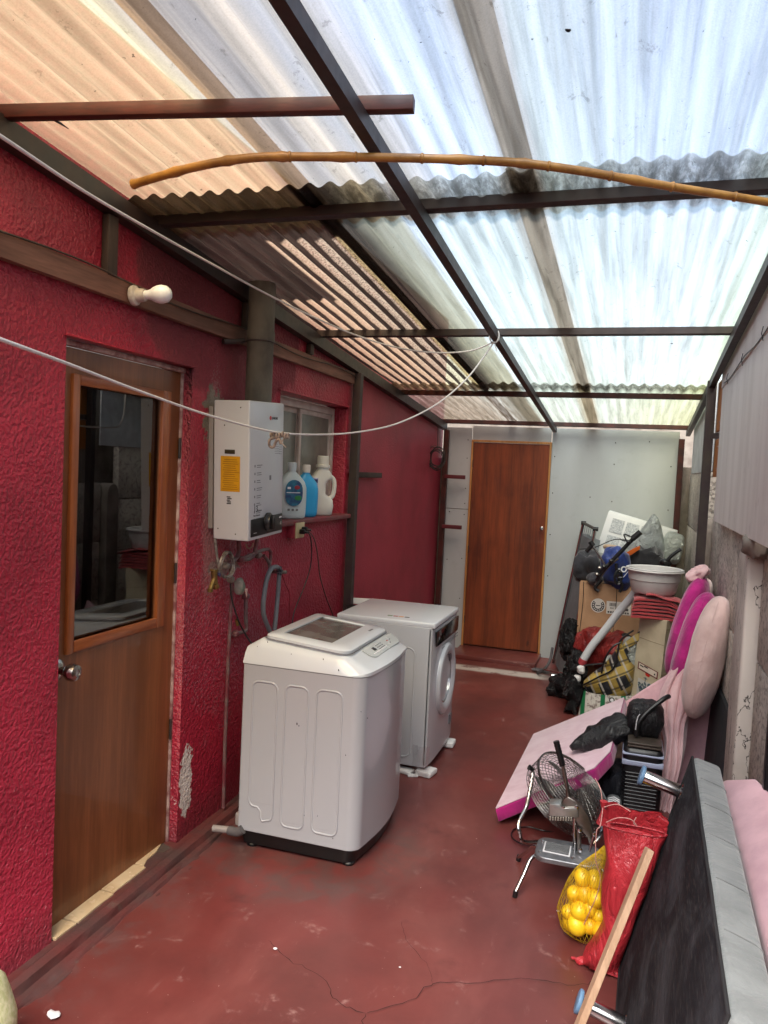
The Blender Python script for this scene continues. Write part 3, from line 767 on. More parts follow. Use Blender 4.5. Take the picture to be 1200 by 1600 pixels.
kz = at(849, 826, Y=YB-.03)
b = B(); b.lathe([(.018, 0), (.017, .004), (.009, .008), (.008, .02), (.016, .026), (.018, .036), (.012, .044), (0, .046)], toward((-.832, YB-.013, kz.z), (0, -1, 0)), 16); b.build('door_knob', m_chrome, rd)
for z in (.3, 1.0, 1.85):
    b = B(); b.tube([(-1.539, YB-.016, z-.035), (-1.539, YB-.016, z+.035)], .005, 8); b.build('hinge', m_screw, rd)
b = B(); b.box((-1.17, 7.42, .012), (.80, .46, .05), bev=.008); o = b.build('door_step', m_floor); tag(o, kind='structure')
b = B(); b.box((-.7, 7.74, 1.4), (2.6, .1, 2.9)); b.box((-.7, 9.4, 1.2), (5, .05, 2.4)); o = b.build('wall_behind_partition', m_conc_plain); tag(o, 'concrete wall standing behind the cement board partition', 'wall')
b_ = o
# (the strip above the boards stays open to daylight)
for v in b_.data.vertices:
    if v.co.z > 2.1 and v.co.y < 8: v.co.z = 1.9

# ------------------------------------------------------------------ right wall: concrete slab fence, boards
fc = thing('concrete_slab_fence', 'weathered stippled concrete slab fence along the right side', 'wall', (XR+.08, 4, 0))
for (ya, yb, xa) in ((1.0, 2.78, XR+.075), (2.80, 3.62, XR+.075), (3.94, 5.66, XR+.05), (5.84, 7.62, XR+.01)):
    zt = 1.52 if ya < 5.7 else 1.84
    n = 3 if ya < 5.7 else 4
    for k in range(n):
        za, zb = zt/n*k+.004, zt/n*(k+1)-.004
        b = B(); b.box((xa+.03, (ya+yb)/2, (za+zb)/2), (.06, yb-ya, zb-za), bev=.006, seg=2); b.build('fence_slab', m_conc, fc)
def column(y, w, xf, zt, mat):
    b = B(); n = 9; pts = [(xf+.02, y-w/2, 0), (xf+.02, y-w/2, zt-.10)]
    for k in range(1, n): a_ = math.pi*k/n; pts.append((xf+.02, y-w/2*math.cos(a_), zt-.10+.10*math.sin(a_)))
    pts += [(xf+.02, y+w/2, zt-.10), (xf+.02, y+w/2, 0)]
    b.slab(pts, (.12, 0, 0), .012, 3); b.build('fence_column', mat, fc)
column(3.78, .30, XR-.005, 1.50, m_peel); column(5.75, .16, XR-.03, 1.52, m_conc_plain); column(2.79, .05, XR+.05, 1.5, m_conc_plain)
b = B(); b.blob((XR+.04, 3.60, 1.50), (.05, .10, .045), p=3, amp=.02, fr=14, seed=3, ridge=True); b.build('cap_lump', m_conc_plain, fc)
rb = thing('pale_wall_boards', 'big pale grey boards covering the upper right wall above the concrete fence', 'wall cladding', (XR+.01, 3, 1.54))
b = B(); b.box((XR+.012, 3.05, 2.06), (.02, 4.12, 1.05), bev=.002, seg=1)
b.build('board', m_panel_r, rb)
b = B(); b.slab([(XR-.006, 1.0, 2.42), (XR-.006, 5.10, 2.33), (XR-.006, 5.10, 2.52), (XR-.006, 1.0, 2.86)], (.010, 0, 0), .003, 2)
b.build('upper_board', m_panel_r, rb)
b = B(); b.tube([(XR-.012, 1+i*.3, 2.415-.022*i*.3+.01*math.sin(i*2)) for i in range(14)], .003, 6, sm=3); b.build('seam_wire', m_black, rb)
for i in range(6):
    q = (XR-.012, 1.6+i*.62, 2.40-.02*i*.62)
    b = B(); b.tube([(q[0], q[1]-.01, q[2]-.03), (q[0]-.006, q[1], q[2]), (q[0], q[1]+.01, q[2]+.03)], .002, 6); b.build('wire_tie', m_black, rb)
b = B(); b.box((XR+.01, 6.5, 2.16), (.014, 1.85, .64), bev=.002, seg=1); b.build('white_board', M('white_board', '#c9cdd0', .5), rb)
for z0_, z1_, lab in ((2.085, 2.40, 'upper orange brown plywood offcut beside the right hand steel post'), (1.80, 2.035, 'lower orange brown plywood offcut beside the right hand steel post')):
    b = B(); b.box((XR+.012, 5.27, (z0_+z1_)/2), (.012, .27, z1_-z0_), bev=.001, seg=1)
    o = single(b, 'plywood_offcut', m_ply, lab, 'plywood', 'plywood offcuts by the post')
    for zz in (z0_+.05, z1_-.05):
        b = B(); b.lathe([(.006, 0), (.005, .002), (0, .0025)], toward((XR+.0055, 5.2, zz), (-1, 0, 0)), 8); q = b.build('screw', m_chrome); q.data.transform(Matrix.Translation(-o.location)); q.parent = o
b = B(); b.box((XR+.2, 3.1, 1.3), (.1, 9.4, 2.6)); o = b.build('neighbour_wall', m_conc_plain); tag(o, 'plain concrete neighbouring wall behind the slab fence', 'wall')
b = B(); b.box((-.4, -2.6, 1.25), (6, .15, 2.5)); o = b.build('added_rear_wall', m_conc_plain); tag(o, 'unseen concrete wall added behind the camera to cut the low sky', 'wall')  # out of view, added to block low sky light from behind
# ------------------------------------------------------------------ water heater and flue
m_enamel = enamel('white_enamel', '#bcbfc3', .32)
m_enamel2 = M('grey_back_plate', '#8d8783', .5, 0, .1, 6)
m_print = M('dark_print', '#2b2b2e', .6); m_grey_print = M('grey_print', '#6f7073', .6)
m_yel = M('yellow_sticker', '#c8920c', .45, 0, .08, 12, '#b5830a')
m_redp = M('red_print', '#c0281c', .5); m_greenp = M('green_print', '#4d8f35', .5); m_yelp = M('yellow_print', '#d9b62a', .5)
m_orangep = M('orange_print', '#d9772a', .5)
def stripe(b, o, xd, yd, x, y, w, h, e=.0006):
    """thin printed patch on a face: origin o, axes xd yd"""
    xd = Vector(xd); yd = Vector(yd); z = xd.cross(yd).normalized(); o = Vector(o)
    p = o+xd*x+yd*y; b.slab([p, p+xd*w, p+xd*w+yd*h, p+yd*h], z*e); return b
HM = Matrix.Translation((XL, 3.165, 1.395)) @ Euler((R(3.2), 0, 0)).to_matrix().to_4x4()
ht = thing('gas_water_heater', 'white gas water heater hung on the crimson wall, with a yellow sticker on its side', 'water heater', mtx=HM)
b = B(); b.box((.012, .175, .325), (.024, .325, .56), bev=.004); b.box((.02, .18, .30), (.02, .30, .50)); b.build('back_plate', m_enamel2, ht, local=True)
W_, H_, D0, D1 = .355, .632, .035, .215
b = B(); b.box(((D0+D1)/2, W_/2, H_/2), (D1-D0, W_, H_), bev=.007, seg=3); b.build('casing', m_enamel, ht, local=True)
b = B(); b.slab([(D1-.001, .02, .016), (D1-.001, W_-.012, .016), (D1-.001, W_-.012, .098), (D1-.001, .02, .098)], (.006, 0, 0), .003)
b.build('control_panel', m_black, ht, local=True)
b = B(); b.lathe([(.044, 0), (.044, .008), (.036, .016), (.034, .024), (0, .024)], toward((D1+.004, .185, .072), (1, 0, 0)), 28)
b.box((D1+.032, .185, .068), (.018, .016, .064), bev=.005); k_ = b.build('knob', m_black, ht, local=True)
b = B(); b.tube([(D1+.010, .185+.041*math.cos(a), .072+.041*math.sin(a)) for a in [i*2*math.pi/28 for i in range(28)]], .0022, 6, closed=True); b.build('knob_ring', M('knob_ring', '#5d6065', .3, .7), k_, local=True)
yd, zd = (0, 1, 0), (0, 0, 1)
b = B(); fo = (D1, 0, 0)
for i in range(8):
    stripe(b, fo, yd, zd, .075, .375-.035*i-.09+.055, .055-.01*(i % 3), .0035); stripe(b, fo, yd, zd, .075, .366-.035*i-.09+.055, .04+.008*(i % 2), .003)
    stripe(b, fo, yd, zd, .052, .368-.035*i-.09+.055, .009, .011)
for i in range(5): stripe(b, fo, yd, zd, .245+.004*i, .435-.011*i, .05, .002); stripe(b, fo, yd, zd, .305, .432-.011*i, .028, .002)
stripe(b, fo, yd, zd, .205, .268, .018, .022); b.build('printed_text', m_grey_print, ht, local=True, smooth=0)['kind'] = 'stuff'
def loc_txt(nm, s, size, o, xd, ydir, mat, par):
    q = MW[par]; t_ = txt(nm, s, size, q @ Vector(o), q.to_3x3() @ Vector(xd), q.to_3x3() @ Vector(ydir), mat, par); return t_
loc_txt('printed_word', 'JUNKERS', .016, (D1+.0004, .222, .553), yd, zd, m_print, ht)
loc_txt('printed_number', '13', .042, (D1+.0004, .048, .128), yd, zd, m_print, ht)
loc_txt('printed_word', 'Litros', .016, (D1+.0004, .088, .128), yd, zd, m_grey_print, ht)
loc_txt('printed_word', 'Tiro Natural', .013, (D1+.0004, .045, .108), yd, zd, m_grey_print, ht)
b = B(); b.lathe([(.010, 0), (.010, .0008), (0, .0008)], toward((D1, .208, .559), (1, 0, 0)), 16); b.build('red_emblem', m_redp, ht, local=True)
for i, mt_ in enumerate((m_greenp, m_yelp, m_orangep, m_redp)):
    b = B(); stripe(b, fo, yd, zd, .262-.0*i, .488-.0095*i, .036, .0085, .0007); b.build('energy_label_bar', mt_, ht, local=True, smooth=0)
b = B(); b.lathe([(.011, 0), (.011, .0008), (.0, .0008)], toward((D1, .325, .478), (1, 0, 0)), 16); b.build('round_mark', m_print, ht, local=True)
b = B(); stripe(b, (D1+.006, 0, 0), yd, zd, .305, .078, .026, .007); stripe(b, (D1+.006, 0, 0), yd, zd, .322, .045, .004, .016); stripe(b, (D1+.006, 0, 0), yd, zd, .04, .032, .03, .002); b.build('panel_print', m_white, ht, local=True, smooth=0)
# side face (towards the camera): sticker, oval plate, small code
b = B(); so = (0, 0, 0); xd = (1, 0, 0)
stripe(b, so, xd, zd, .072, .222, .098, .160, .0008); st_ = b.build('yellow_sticker', m_yel, ht, local=True, smooth=0)
b = B()
for i in range(15): stripe(b, (0, -.0008, 0), xd, zd, .082+.004*(i % 3), .232+.0095*i, .078-.007*(i % 4), .0028, .0004)
b.build('sticker_print', M('sticker_ink', '#9a6a06', .6), st_, local=True, smooth=0)
b = B(); b.box((.118, -.0012, .402), (.052, .0025, .019), bev=.0012); b.build('oval_plate', M('olive_plate', '#4a432f', .4, .4), ht, local=True)
b = B()
for i in range(5): stripe(b, so, xd, zd, .104+.003*(i % 2), .165+.0075*i, .022-.003*(i % 3), .005, .0005)
b.build('printed_code', m_print, ht, local=True, smooth=0)
for q in ((.06, .05), (.15, .03), (.09, .52), (.17, .6)):
    b = B(); b.lathe([(.0035, 0), (.003, .0015), (0, .002)], toward((q[0], -.0, q[1]), (0, -1, 0)), 8); b.build('screw', m_screw, ht, local=True)
# flue
m_flue = M('flue_cement', '#6a6459', .8, 0, .3, 7, '#453f38', bump=.35, bs=45, bd=.002, stretch=(1, 1, .5), dirt=.5)
fl = thing('flue_pipe', 'grey round flue pipe rising from the water heater to the roof', 'flue pipe', (-1.73, 3.36, 2.03))
b = B(); b.lathe([(.063, 2.02), (.063, 2.32), (.067, 2.33), (.067, 2.37), (.063, 2.38), (.063, 2.60)], Matrix.Translation((-1.735, 3.385, 0)), 32); b.build('pipe', m_flue, fl)
b = B(); b.tube([(XL+.02, 3.22, 2.30), (XL+.05, 3.28, 2.31), (-1.80, 3.34, 2.325)], .012, 8); b.tube([(-1.735+.066*math.cos(a), 3.385+.066*math.sin(a), 2.325) for a in [i*2*math.pi/30 for i in range(30)]], .004, 6, closed=True); b.build('bracket', m_steel_post, fl)
# ------------------------------------------------------------------ pipes and valves under the heater
m_pipe = M('painted_pipe', '#6d3038', .6, 0, .3, 14, '#6f6561', dirt=.6)
m_hose = M('grey_hose', '#6f7276', .5, 0, .1, 10)
m_braid = M('braided_hose', '#8b8580', .45, .5, .2, 60, '#5c5651')
xp = XL+.035
pw = thing('wall_water_pipes', 'old red painted water pipes with elbows and taps on the crimson wall under the heater', 'pipes', (xp, 3.4, .9))
def A(px, py, x=xp): return at(px, py, X=x)
for path, r_ in (([A(372, 838), A(372, 868), A(352, 885)], .011), ([A(402, 842), A(396, 868), A(386, 874), A(376, 874)], .010), ([A(376, 874), A(420, 858), A(421, 885)], .009), ([A(360, 880), A(362, 925), A(358, 1000), A(352, 1150), A(349, 1262)], .009), ([A(384, 930), A(384, 965), A(384, 985), A(366, 990)], .010), ([A(412, 868), A(421, 882), A(420, 905)], .009)):
    b = B(); b.tube(path, r_, 10, sm=4); b.build('pipe', m_pipe, pw)
for (x, y) in ((353, 884), (376, 874), (384, 932), (368, 990), (360, 905), (404, 868)):
    q = A(x, y); b = B(); b.blob(q, (.018, .018, .016), p=3, amp=.004, fr=40, nu=12, nv=8, seed=x); b.build('fitting', m_conc_plain if x in (360, 353) else m_pipe, pw)
for (x, y, lab) in ((334, 905, 'brass'), (370, 968, 'brass')):
    q = A(x, y, XL+.06); b = B()
    if x == 334:
        b.tube([q+Vector((0, .0, .045)), q+Vector((0, .0, .038))], .019, 12); b.tube([q+Vector((0, 0, .038)), q+Vector((0, .01, -.02))], .014, 12); b.tube([q+Vector((0, .01, -.02)), q+Vector((0, .025, -.04))], [.014, .016], 12); b.tube([q, q+Vector((0, -.028, -.045))], .010, 10); b.tube([q+Vector((0, -.028, -.04)), q+Vector((0, -.028, -.055))], .013, 10)
    else: b.tube([q, q+Vector((.0, .012, -.03))], .009, 10)
    b.build('brass_valve', m_brass, pw)
q = A(374, 916, XL+.07); b = B(); b.blob(q, (.026, .022, .040), p=2.6, amp=.008, fr=30, nu=16, nv=12, seed=4, ridge=True); b.build('wrapped_valve', M('greenish_valve', '#5f6a5d', .6, 0, .4, 30, '#8b8078'), pw)
b = B(); b.slab([q+Vector((.028, .0, -.01)), q+Vector((.028, .03, -.012)), q+Vector((.03, .018, -.055))], (.003, 0, 0), .001); b.build('valve_tag', M('pink_scrap', '#cfa79c', .7), pw)
b = B(); c_ = A(352, 882, XL+.07); loop = []
for i in range(46):
    a = R(200)-i*R(15); rr = .058+.0015*math.sin(i); loop.append(c_+Vector((.004*math.sin(i*.5)+i*.0004, rr*math.cos(a)*1.0, rr*math.sin(a)+.0)))
b.tube([A(336, 842, XL+.05), A(338, 862, XL+.055)]+[loop[0]], .007, 8, sm=5); b.tube(loop, .0062, 8); b.tube([loop[20], A(337, 890, XL+.065), A(334, 897, XL+.06)], .0065, 8, sm=4)
single(b, 'gas_hose', m_braid, 'grey braided hose coiled in a loop below the water heater', 'hose')
b = B(); b.blob(A(343, 893, XL+.068), (.008, .014, .024), nu=10, nv=8, amp=.004, fr=50); single(b, 'blue_tape', M('blue_tape', '#4a4f78', .6), 'small knot of blue tape on the looped hose', 'tape')
b = B(); b.tube([A(360, 912, XL+.06), A(362, 935, XL+.06), A(372, 968, XL+.07), A(380, 985, XL+.08), A(392, 1004, XL+.11), at(402, 1010, X=XL+.15)], .0042, 8, sm=5)
single(b, 'black_cable', m_black, 'thin black cable dropping from the gas hose to behind the top loading washer', 'cable')
b = B(); q = A(390, 848, XL+.11)
for k in range(2): b.tube([q+Vector((0, .035*math.cos(a)+.004*k, -.004-.024*abs(math.sin(a)))) for a in [R(180)+R(180)*i/12 for i in range(13)]], .0025, 6)
single(b, 'ignition_wire', M('tan_wire', '#a58a70', .6), 'pair of thin tan wires looping under the water heater', 'wire')
# drain hose pair and tap
b = B(); b.tube([at(428, 1000, X=XL+.10), at(412, 960, X=XL+.09), at(414, 920, X=XL+.09), at(421, 893, X=XL+.09), at(430, 886, X=XL+.085), at(436, 892, X=XL+.08), at(434, 930, X=XL+.08), at(429, 985, X=XL+.09)], .0125, 12, sm=7)
single(b, 'drain_hose', m_hose, 'grey washing machine hose bent over in a tall loop by the tap', 'hose')
tp = thing('wall_tap', 'small dark wall tap with a star shaped handle behind the grey hose loop', 'tap', A(437, 890))
b = B(); q = A(425, 893, XL); b.tube([q, q+Vector((.05, .0, 0)), q+Vector((.07, .03, 0))], .010, 10, sm=3); b.build('tap_body', m_alu, tp)
b = B(); q2 = at(438, 892, X=XL+.09)
for i in range(5): b.tube([q2, q2+Vector((0, .024*math.cos(i*R(72)), .024*math.sin(i*R(72))))], .0055, 8)
b.tube([q2-Vector((.02, 0, 0)), q2+Vector((.01, 0, 0))], .009, 10); b.build('tap_handle', M('tap_handle', '#3b4248', .5), tp)
b = B(); b.tube([A(440, 896), A(447, 915), A(452, 928), A(452, 965)], .003, 6, sm=4); single(b, 'red_wire', M('red_wire', '#7d1822', .5), 'thin red wire running down the wall beside the tap', 'wire')
# outlet and plugs
ox = XL+.055; oc = at(468, 829, X=ox)
ot = thing('wall_outlet', 'cream electric outlet on a crimson wall box below the window sill', 'outlet', (XL, oc.y, oc.z))
b = B(); b.box((XL+.026, oc.y, oc.z), (.052, .105, .085), bev=.004); b.build('mounting_box', m_red_smooth, ot)
b = B(); b.box((XL+.056, oc.y+.002, oc.z+.002), (.009, .115, .088), bev=.003); b.build('cover_plate', M('cream_plastic', '#cdbf95', .4), ot)
for i, (py_, path, mt_, lab) in enumerate(((830, [(474, 830), (484, 836), (487, 862), (484, 890), (474, 920), (460, 955), (455, 985)], m_black, 'black mains plug whose cord curves down to the left in front of the wall'), (826, [(480, 828), (490, 840), (496, 865), (500, 900), (510, 935), (519, 958), (523, 975)], M('brown_cord', '#5b4440', .5), 'brown mains plug whose cord runs down to the right towards the dryer'))):
    pl = thing('power_plug', lab, 'plug', (XL+.07, oc.y, oc.z), group='plugs in the wall outlet')
    q = Vector((XL+.061, oc.y-.012+.03*i, oc.z-.004+.012*i)); b = B(); b.box(q+Vector((.018, 0, 0)), (.034, .022, .028), bev=.006); b.tube([q+Vector((.03, 0, 0)), q+Vector((.055, .008, -.004))], [.009, .005], 8); b.build('plug_body', m_black, pl)
    b = B(); b.tube([q+Vector((.05, .006, -.003))]+[at(x, y, X=XL+.10-.004*k) for k, (x, y) in enumerate(path)], .0036, 8, sm=6); b.build('cord', mt_, pl)
# ------------------------------------------------------------------ bottles on the window sill
def bottle(name, label, c, w, d, h, mat, capmat, neck=.02, handle=True, caph=.035, rot=0, liquid=None):
    root = thing(name, label, 'bottle', c, (0, 0, rot), 'plastic bottles on the window sill')
    b = B(); rings = []; n = 28; hb = h-caph
    prof = [(0, .80), (.008, .93), (.03, .98), (.10, 1), (.45*hb, 1), (.62*hb, .99), (.74*hb, .86), (.84*hb, .62), (.91*hb, .36), (.935*hb, neck/(w/2)), (hb, neck/(w/2))]
    for z, s in prof:
        ring = []
        for k in range(n):
            a = 2*math.pi*k/n; p = 3.2 if s > .8 else 2.2
            cx = math.copysign(abs(math.cos(a))**(2/p), math.cos(a)); sx = math.copysign(abs(math.sin(a))**(2/p), math.sin(a))
            dd = max(d/2*s, min(neck, d/2)) if s < .9 else d/2*s
            ring.append((dd*cx, w/2*s*sx, z))
        rings.append(ring)
    b.rings(rings); b.build('bottle_body', mat, root, local=True, smooth=60)
    b = B(); b.lathe([(neck*1.12, hb-.012), (neck*1.16, hb), (neck*1.12, h-.003), (neck*1.0, h), (0, h)], n=24)
    for k in range(18):
        a = 2*math.pi*k/18; b.box((neck*1.13*math.cos(a), neck*1.13*math.sin(a), (hb+h)/2), (.0022, .0022, caph*.8), rot=(0, 0, a))
    b.build('cap', capmat, root, local=True)
    return root
def plastic(name, c, tr, sss=.0):
    t = NT(name); t.col(c); t.set(Roughness=.28, Subsurface_Weight=sss); t.bsdf.inputs['Subsurface Radius'].default_value = (.03, .03, .03); return t.m
z_s = 1.441
b1 = bottle('detergent_bottle', 'translucent milky bottle with a round dark blue label, leftmost on the window sill', (XL-.025, 4.13, z_s), .18, .10, .325, plastic('milky_plastic', '#bccbcd', 0, .1), plastic('pale_cap', '#c5d4d8', 0, .0), neck=.022, rot=R(-40))
b = B()
rg = []
for k in range(24):
    a = 2*math.pi*k/24; rg.append((.0572, -.008+.055*math.cos(a), .150+.075*math.copysign(abs(math.sin(a))**.7, math.sin(a))))
b.slab(rg, (.0012, 0, 0)); lb = b.build('label', M('navy_label', '#24406e', .4, 0, .3, 30, '#2b7d96'), b1, local=True)
b = B(); stripe(b, (.0585, 0, 0), yd, zd, -.055, .150, .085, .004); stripe(b, (.0585, 0, 0), yd, zd, -.05, .172, .02, .012); b.build('label_print', m_white, lb, local=True, smooth=0)
b = B(); b.blob((.0588, .018, .122), (.0012, .022, .014), nu=12, nv=8); b.build('label_leaf', M('leaf_print', '#2f8a4a', .5), lb, local=True)
b = B(); b.blob((.0588, .010, .182), (.0012, .018, .012), nu=12, nv=8); b.build('label_flower', M('flower_print', '#a03040', .5), lb, local=True)
b = B()
for i in range(3): stripe(b, (.0572, 0, 0), yd, zd, -.045+.026*i, .048, .014, .012)
b.build('bottom_print', m_grey_print, b1, local=True, smooth=0)
b2 = bottle('softener_bottle', 'bright sky blue bottle with a white cap, middle one on the window sill', (XL-.035, 4.36, z_s), .155, .10, .315, plastic('sky_blue_plastic', '#2f9fd6', 0, .2), plastic('white_cap', '#e2ded8', 0), neck=.021, rot=R(-35))
b3r = thing('bleach_jug', 'white jug with a big looped handle and a wide cap, rightmost on the window sill', 'bottle', (XL-.03, 4.61, z_s), (0, 0, R(-48)), 'plastic bottles on the window sill')
mwj = plastic('jug_plastic', '#d5d6cf', 0, .1)
b = B(); rings = []
for z, y0_, y1_, dd in ((0, -.085, .060, .038), (.008, -.092, .070, .045), (.06, -.094, .076, .047), (.10, -.094, .070, .047), (.118, -.094, .045, .047), (.135, -.094, .020, .046), (.20, -.092, .020, .045), (.222, -.088, .036, .044), (.236, -.080, .062, .042), (.250, -.066, .064, .040), (.27, -.052, .052, .036), (.285, -.038, .040, .034), (.295, -.034, .036, .033), (.315, -.033, .035, .032)):
    yc, hw = (y0_+y1_)/2, (y1_-y0_)/2; rings.append([(dd*math.copysign(abs(math.cos(a))**.75, math.cos(a)), yc+hw*math.copysign(abs(math.sin(a))**.75, math.sin(a)), z) for a in [2*math.pi*k/24 for k in range(24)]])
b.rings(rings); b.build('jug_body', mwj, b3r, local=True, smooth=60)
b = B(); b.tube([(0, .035, .252), (0, .066, .238), (0, .080, .21), (0, .080, .16), (0, .072, .125), (0, .052, .105)], .015, 12, sm=4); b.build('handle', mwj, b3r, local=True, smooth=60)
b = B(); b.lathe([(.043, .300), (.045, .304), (.044, .318), (.036, .322), (.035, .372), (.032, .376), (0, .376)], n=26)
for k in range(26): a = 2*math.pi*k/26; b.box((.0355*math.cos(a), .0355*math.sin(a), .347), (.002, .002, .045), rot=(0, 0, a))
b.build('cap', mwj, b3r, local=True)
b = B(); b.slab([(.0455, -.085, .03), (.0455, -.045, .03), (.0455, -.045, .235), (.0455, -.078, .235)], (.002, 0, 0), .0008); lj = b.build('label', M('pale_label', '#b8b9d6', .4, 0, .1, 40, '#8d8fc0'), b3r, local=True)
b = B(); stripe(b, (.048, 0, 0), yd, zd, -.078, .205, .03, .022); b.build('label_print', M('navy_print', '#23295f', .5), lj, local=True, smooth=0)

# ------------------------------------------------------------------ bulb, clotheslines, cable coil
lh = thing('bulb_holder', 'white bulb with its porcelain lamp holder, screwed to the wall timber', 'lamp', at(212, 462, X=XL+.04))
c0 = at(207, 462, X=XL+.035); dv = Vector((1, .12, .05)).normalized(); mp_ = M('porcelain', '#c4beb8', .4, 0, .2, 20, '#a39a92', dirt=.2)
b = B(); b.lathe([(.036, 0), (.038, .006), (.036, .016), (.026, .022), (.024, .040), (.022, .052)], toward(c0, dv), 24); b.build('holder_base', mp_, lh)
b = B(); b.lathe([(.0165, .040), (.0165, .068), (.019, .072)], toward(c0, dv), 20); b.build('bulb_collar', m_white, lh)
b = B(); b.lathe([(.0165, .060), (.020, .076), (.028, .090), (.033, .106), (.034, .120), (.030, .138), (.020, .150), (.008, .155), (0, .156)], toward(c0, dv), 28); b.build('bulb', plastic('opal_bulb', '#e2e6ec', 0, 0), lh)
m_cord = M('white_cord', '#d9d7d4', .55, 0, .08, 30, bump=.4, bs=300, bd=.001)
kn_ = at(772, 534, Z=roof_z(4.3)-.05)
def cl(px): return [at(x, y, Y=Y) for x, y, Y in px]
b = B(); b.tube(cl([(-130, 128, 1.05), (0, 212, 1.25), (130, 298, 1.6), (240, 362, 2.0), (330, 412, 2.5), (420, 461, 3.0), (500, 500, 3.45), (560, 525, 3.8), (620, 543, 4.0), (680, 551, 4.1), (735, 548, 4.2)])+[kn_], .0042, 8, sm=8)
single(b, 'clothesline', m_cord, 'upper white clothesline running down from the left to the knot on the rafter', 'clothesline', 'white clotheslines')
b = B(); b.tube(cl([(-120, 486, .95), (0, 530, 1.15), (110, 570, 1.5), (220, 612, 1.9), (330, 650, 2.4), (430, 675, 2.95), (500, 679, 3.3), (560, 675, 3.5), (620, 662, 3.7), (680, 633, 3.9), (725, 596, 4.05), (752, 563, 4.15)])+[kn_], .0042, 8, sm=8)
single(b, 'clothesline', m_cord, 'lower white clothesline hanging in a deep bow past the water heater', 'clothesline', 'white clotheslines')
b = B()
for k in range(3): b.tube([kn_+Vector((.025*math.cos(a), .006*k-.006, .03+.036*math.sin(a))) for a in [i*2*math.pi/16 for i in range(16)]], .004, 6, closed=True)
b.tube([kn_, kn_+Vector((.02, -.01, -.05))], .003, 6)
single(b, 'rope_knot', m_cord, 'white rope knot tied round the crossing of the middle rafter', 'knot')
rg_ = B(); q = at(434, 680, Y=2.95)
for k in range(7): a = q+Vector((-.03+.013*k, .0, .004*math.sin(k*2))); rg_.tube([a+Vector((0, .008*math.cos(t_), .010*math.sin(t_))) for t_ in [i*2*math.pi/10 for i in range(10)]], .0035, 6, closed=True)
rg_.tube([q+Vector((-.01, 0, -.01)), q+Vector((-.03, -.01, -.02)), q+Vector((-.035, 0, -.045)), q+Vector((-.02, .004, -.05)), q+Vector((-.006, 0, -.025)), q+Vector((.012, -.006, -.018)), q+Vector((.015, 0, -.035))], .006, 8, sm=4)
rg_.tube([q+Vector((.03, 0, -.01)), q+Vector((.02, .0, -.03)), q+Vector((.04, 0, -.05))], .0025, 6, sm=4)
single(rg_, 'rag_knot', M('dirty_rag', '#a8998d', .9, 0, .3, 60, bump=.6, bs=200), 'dirty knotted rag tied on the lower clothesline in front of the heater', 'rag')
b = B(); cc = at(683, 716, Y=7.25)
for k in range(9):
    rr = .085+.012*math.sin(k*1.9); dx, dz = .012*math.sin(k*2.7), .012*math.cos(k*1.3)
    b.tube([cc+Vector((dx+rr*.85*math.cos(a), -.004*k+.01*math.sin(3*a+k), dz+rr*1.08*math.sin(a)+.008*math.sin(2*a+k))) for a in [i*2*math.pi/26 for i in range(26)]], .0034, 6, closed=True)
b.tube([cc+Vector((0, 0, .09)), cc+Vector((-.01, .01, .30))], .003, 6); b.tube([cc+Vector((.01, -.02, .095)), cc+Vector((-.03, -.02, .10)), cc+Vector((-.085, -.02, .125))], .0034, 6, sm=3)
single(b, 'cable_coil', M('grey_black_cable', '#35302f', .5), 'coil of dark cable hanging in the far left corner near the maroon battens', 'cable')

# ------------------------------------------------------------------ top loading washing machine
x0, x1, y0, y1 = -1.635, -1.022, 3.140, 3.815
wm = thing('top_loading_washer', 'white top loading washing machine with three pressed panels on its side, nearest the camera', 'washing machine', (-1.33, 3.46, 0))
m_wside = enamel('washer_paint', '#a7abb0')
m_wtop = enamel('washer_top', '#cbd2d6')
def body_ring(z, x0_, x1_, ins=0, rf=.085, bulge=.028, rb=.014):
    """footprint with rounded, slightly bulging front (towards +X)"""
    pts = []; n = 8
    xa, xb, ya, yb = x0_+ins, x1_-ins, y0+ins, y1-ins
    for k in range(n+1):
        a = R(180)+R(90)*k/n; pts.append((xa+rb+rb*math.cos(a), ya+rb+rb*math.sin(a), z))
    for k in range(n+1):
        a = R(270)+R(90)*k/n; pts.append((xb-bulge-rf*.7+rf*.7*math.cos(a), ya+rf*.7+rf*.7*math.sin(a), z))
    for k in range(1, 12):
        v = k/12; y = ya+rf*.7+(yb-ya-2*rf*.7)*v; pts.append((xb-bulge+bulge*math.sin(math.pi*v), y, z))
    for k in range(n+1):
        a = R(0)+R(90)*k/n; pts.append((xb-bulge-rf*.7+rf*.7*math.cos(a), yb-rf*.7+rf*.7*math.sin(a), z))
    for k in range(n+1):
        a = R(90)+R(90)*k/n; pts.append((xa+rb+rb*math.cos(a), yb-rb+rb*math.sin(a), z))
    return pts
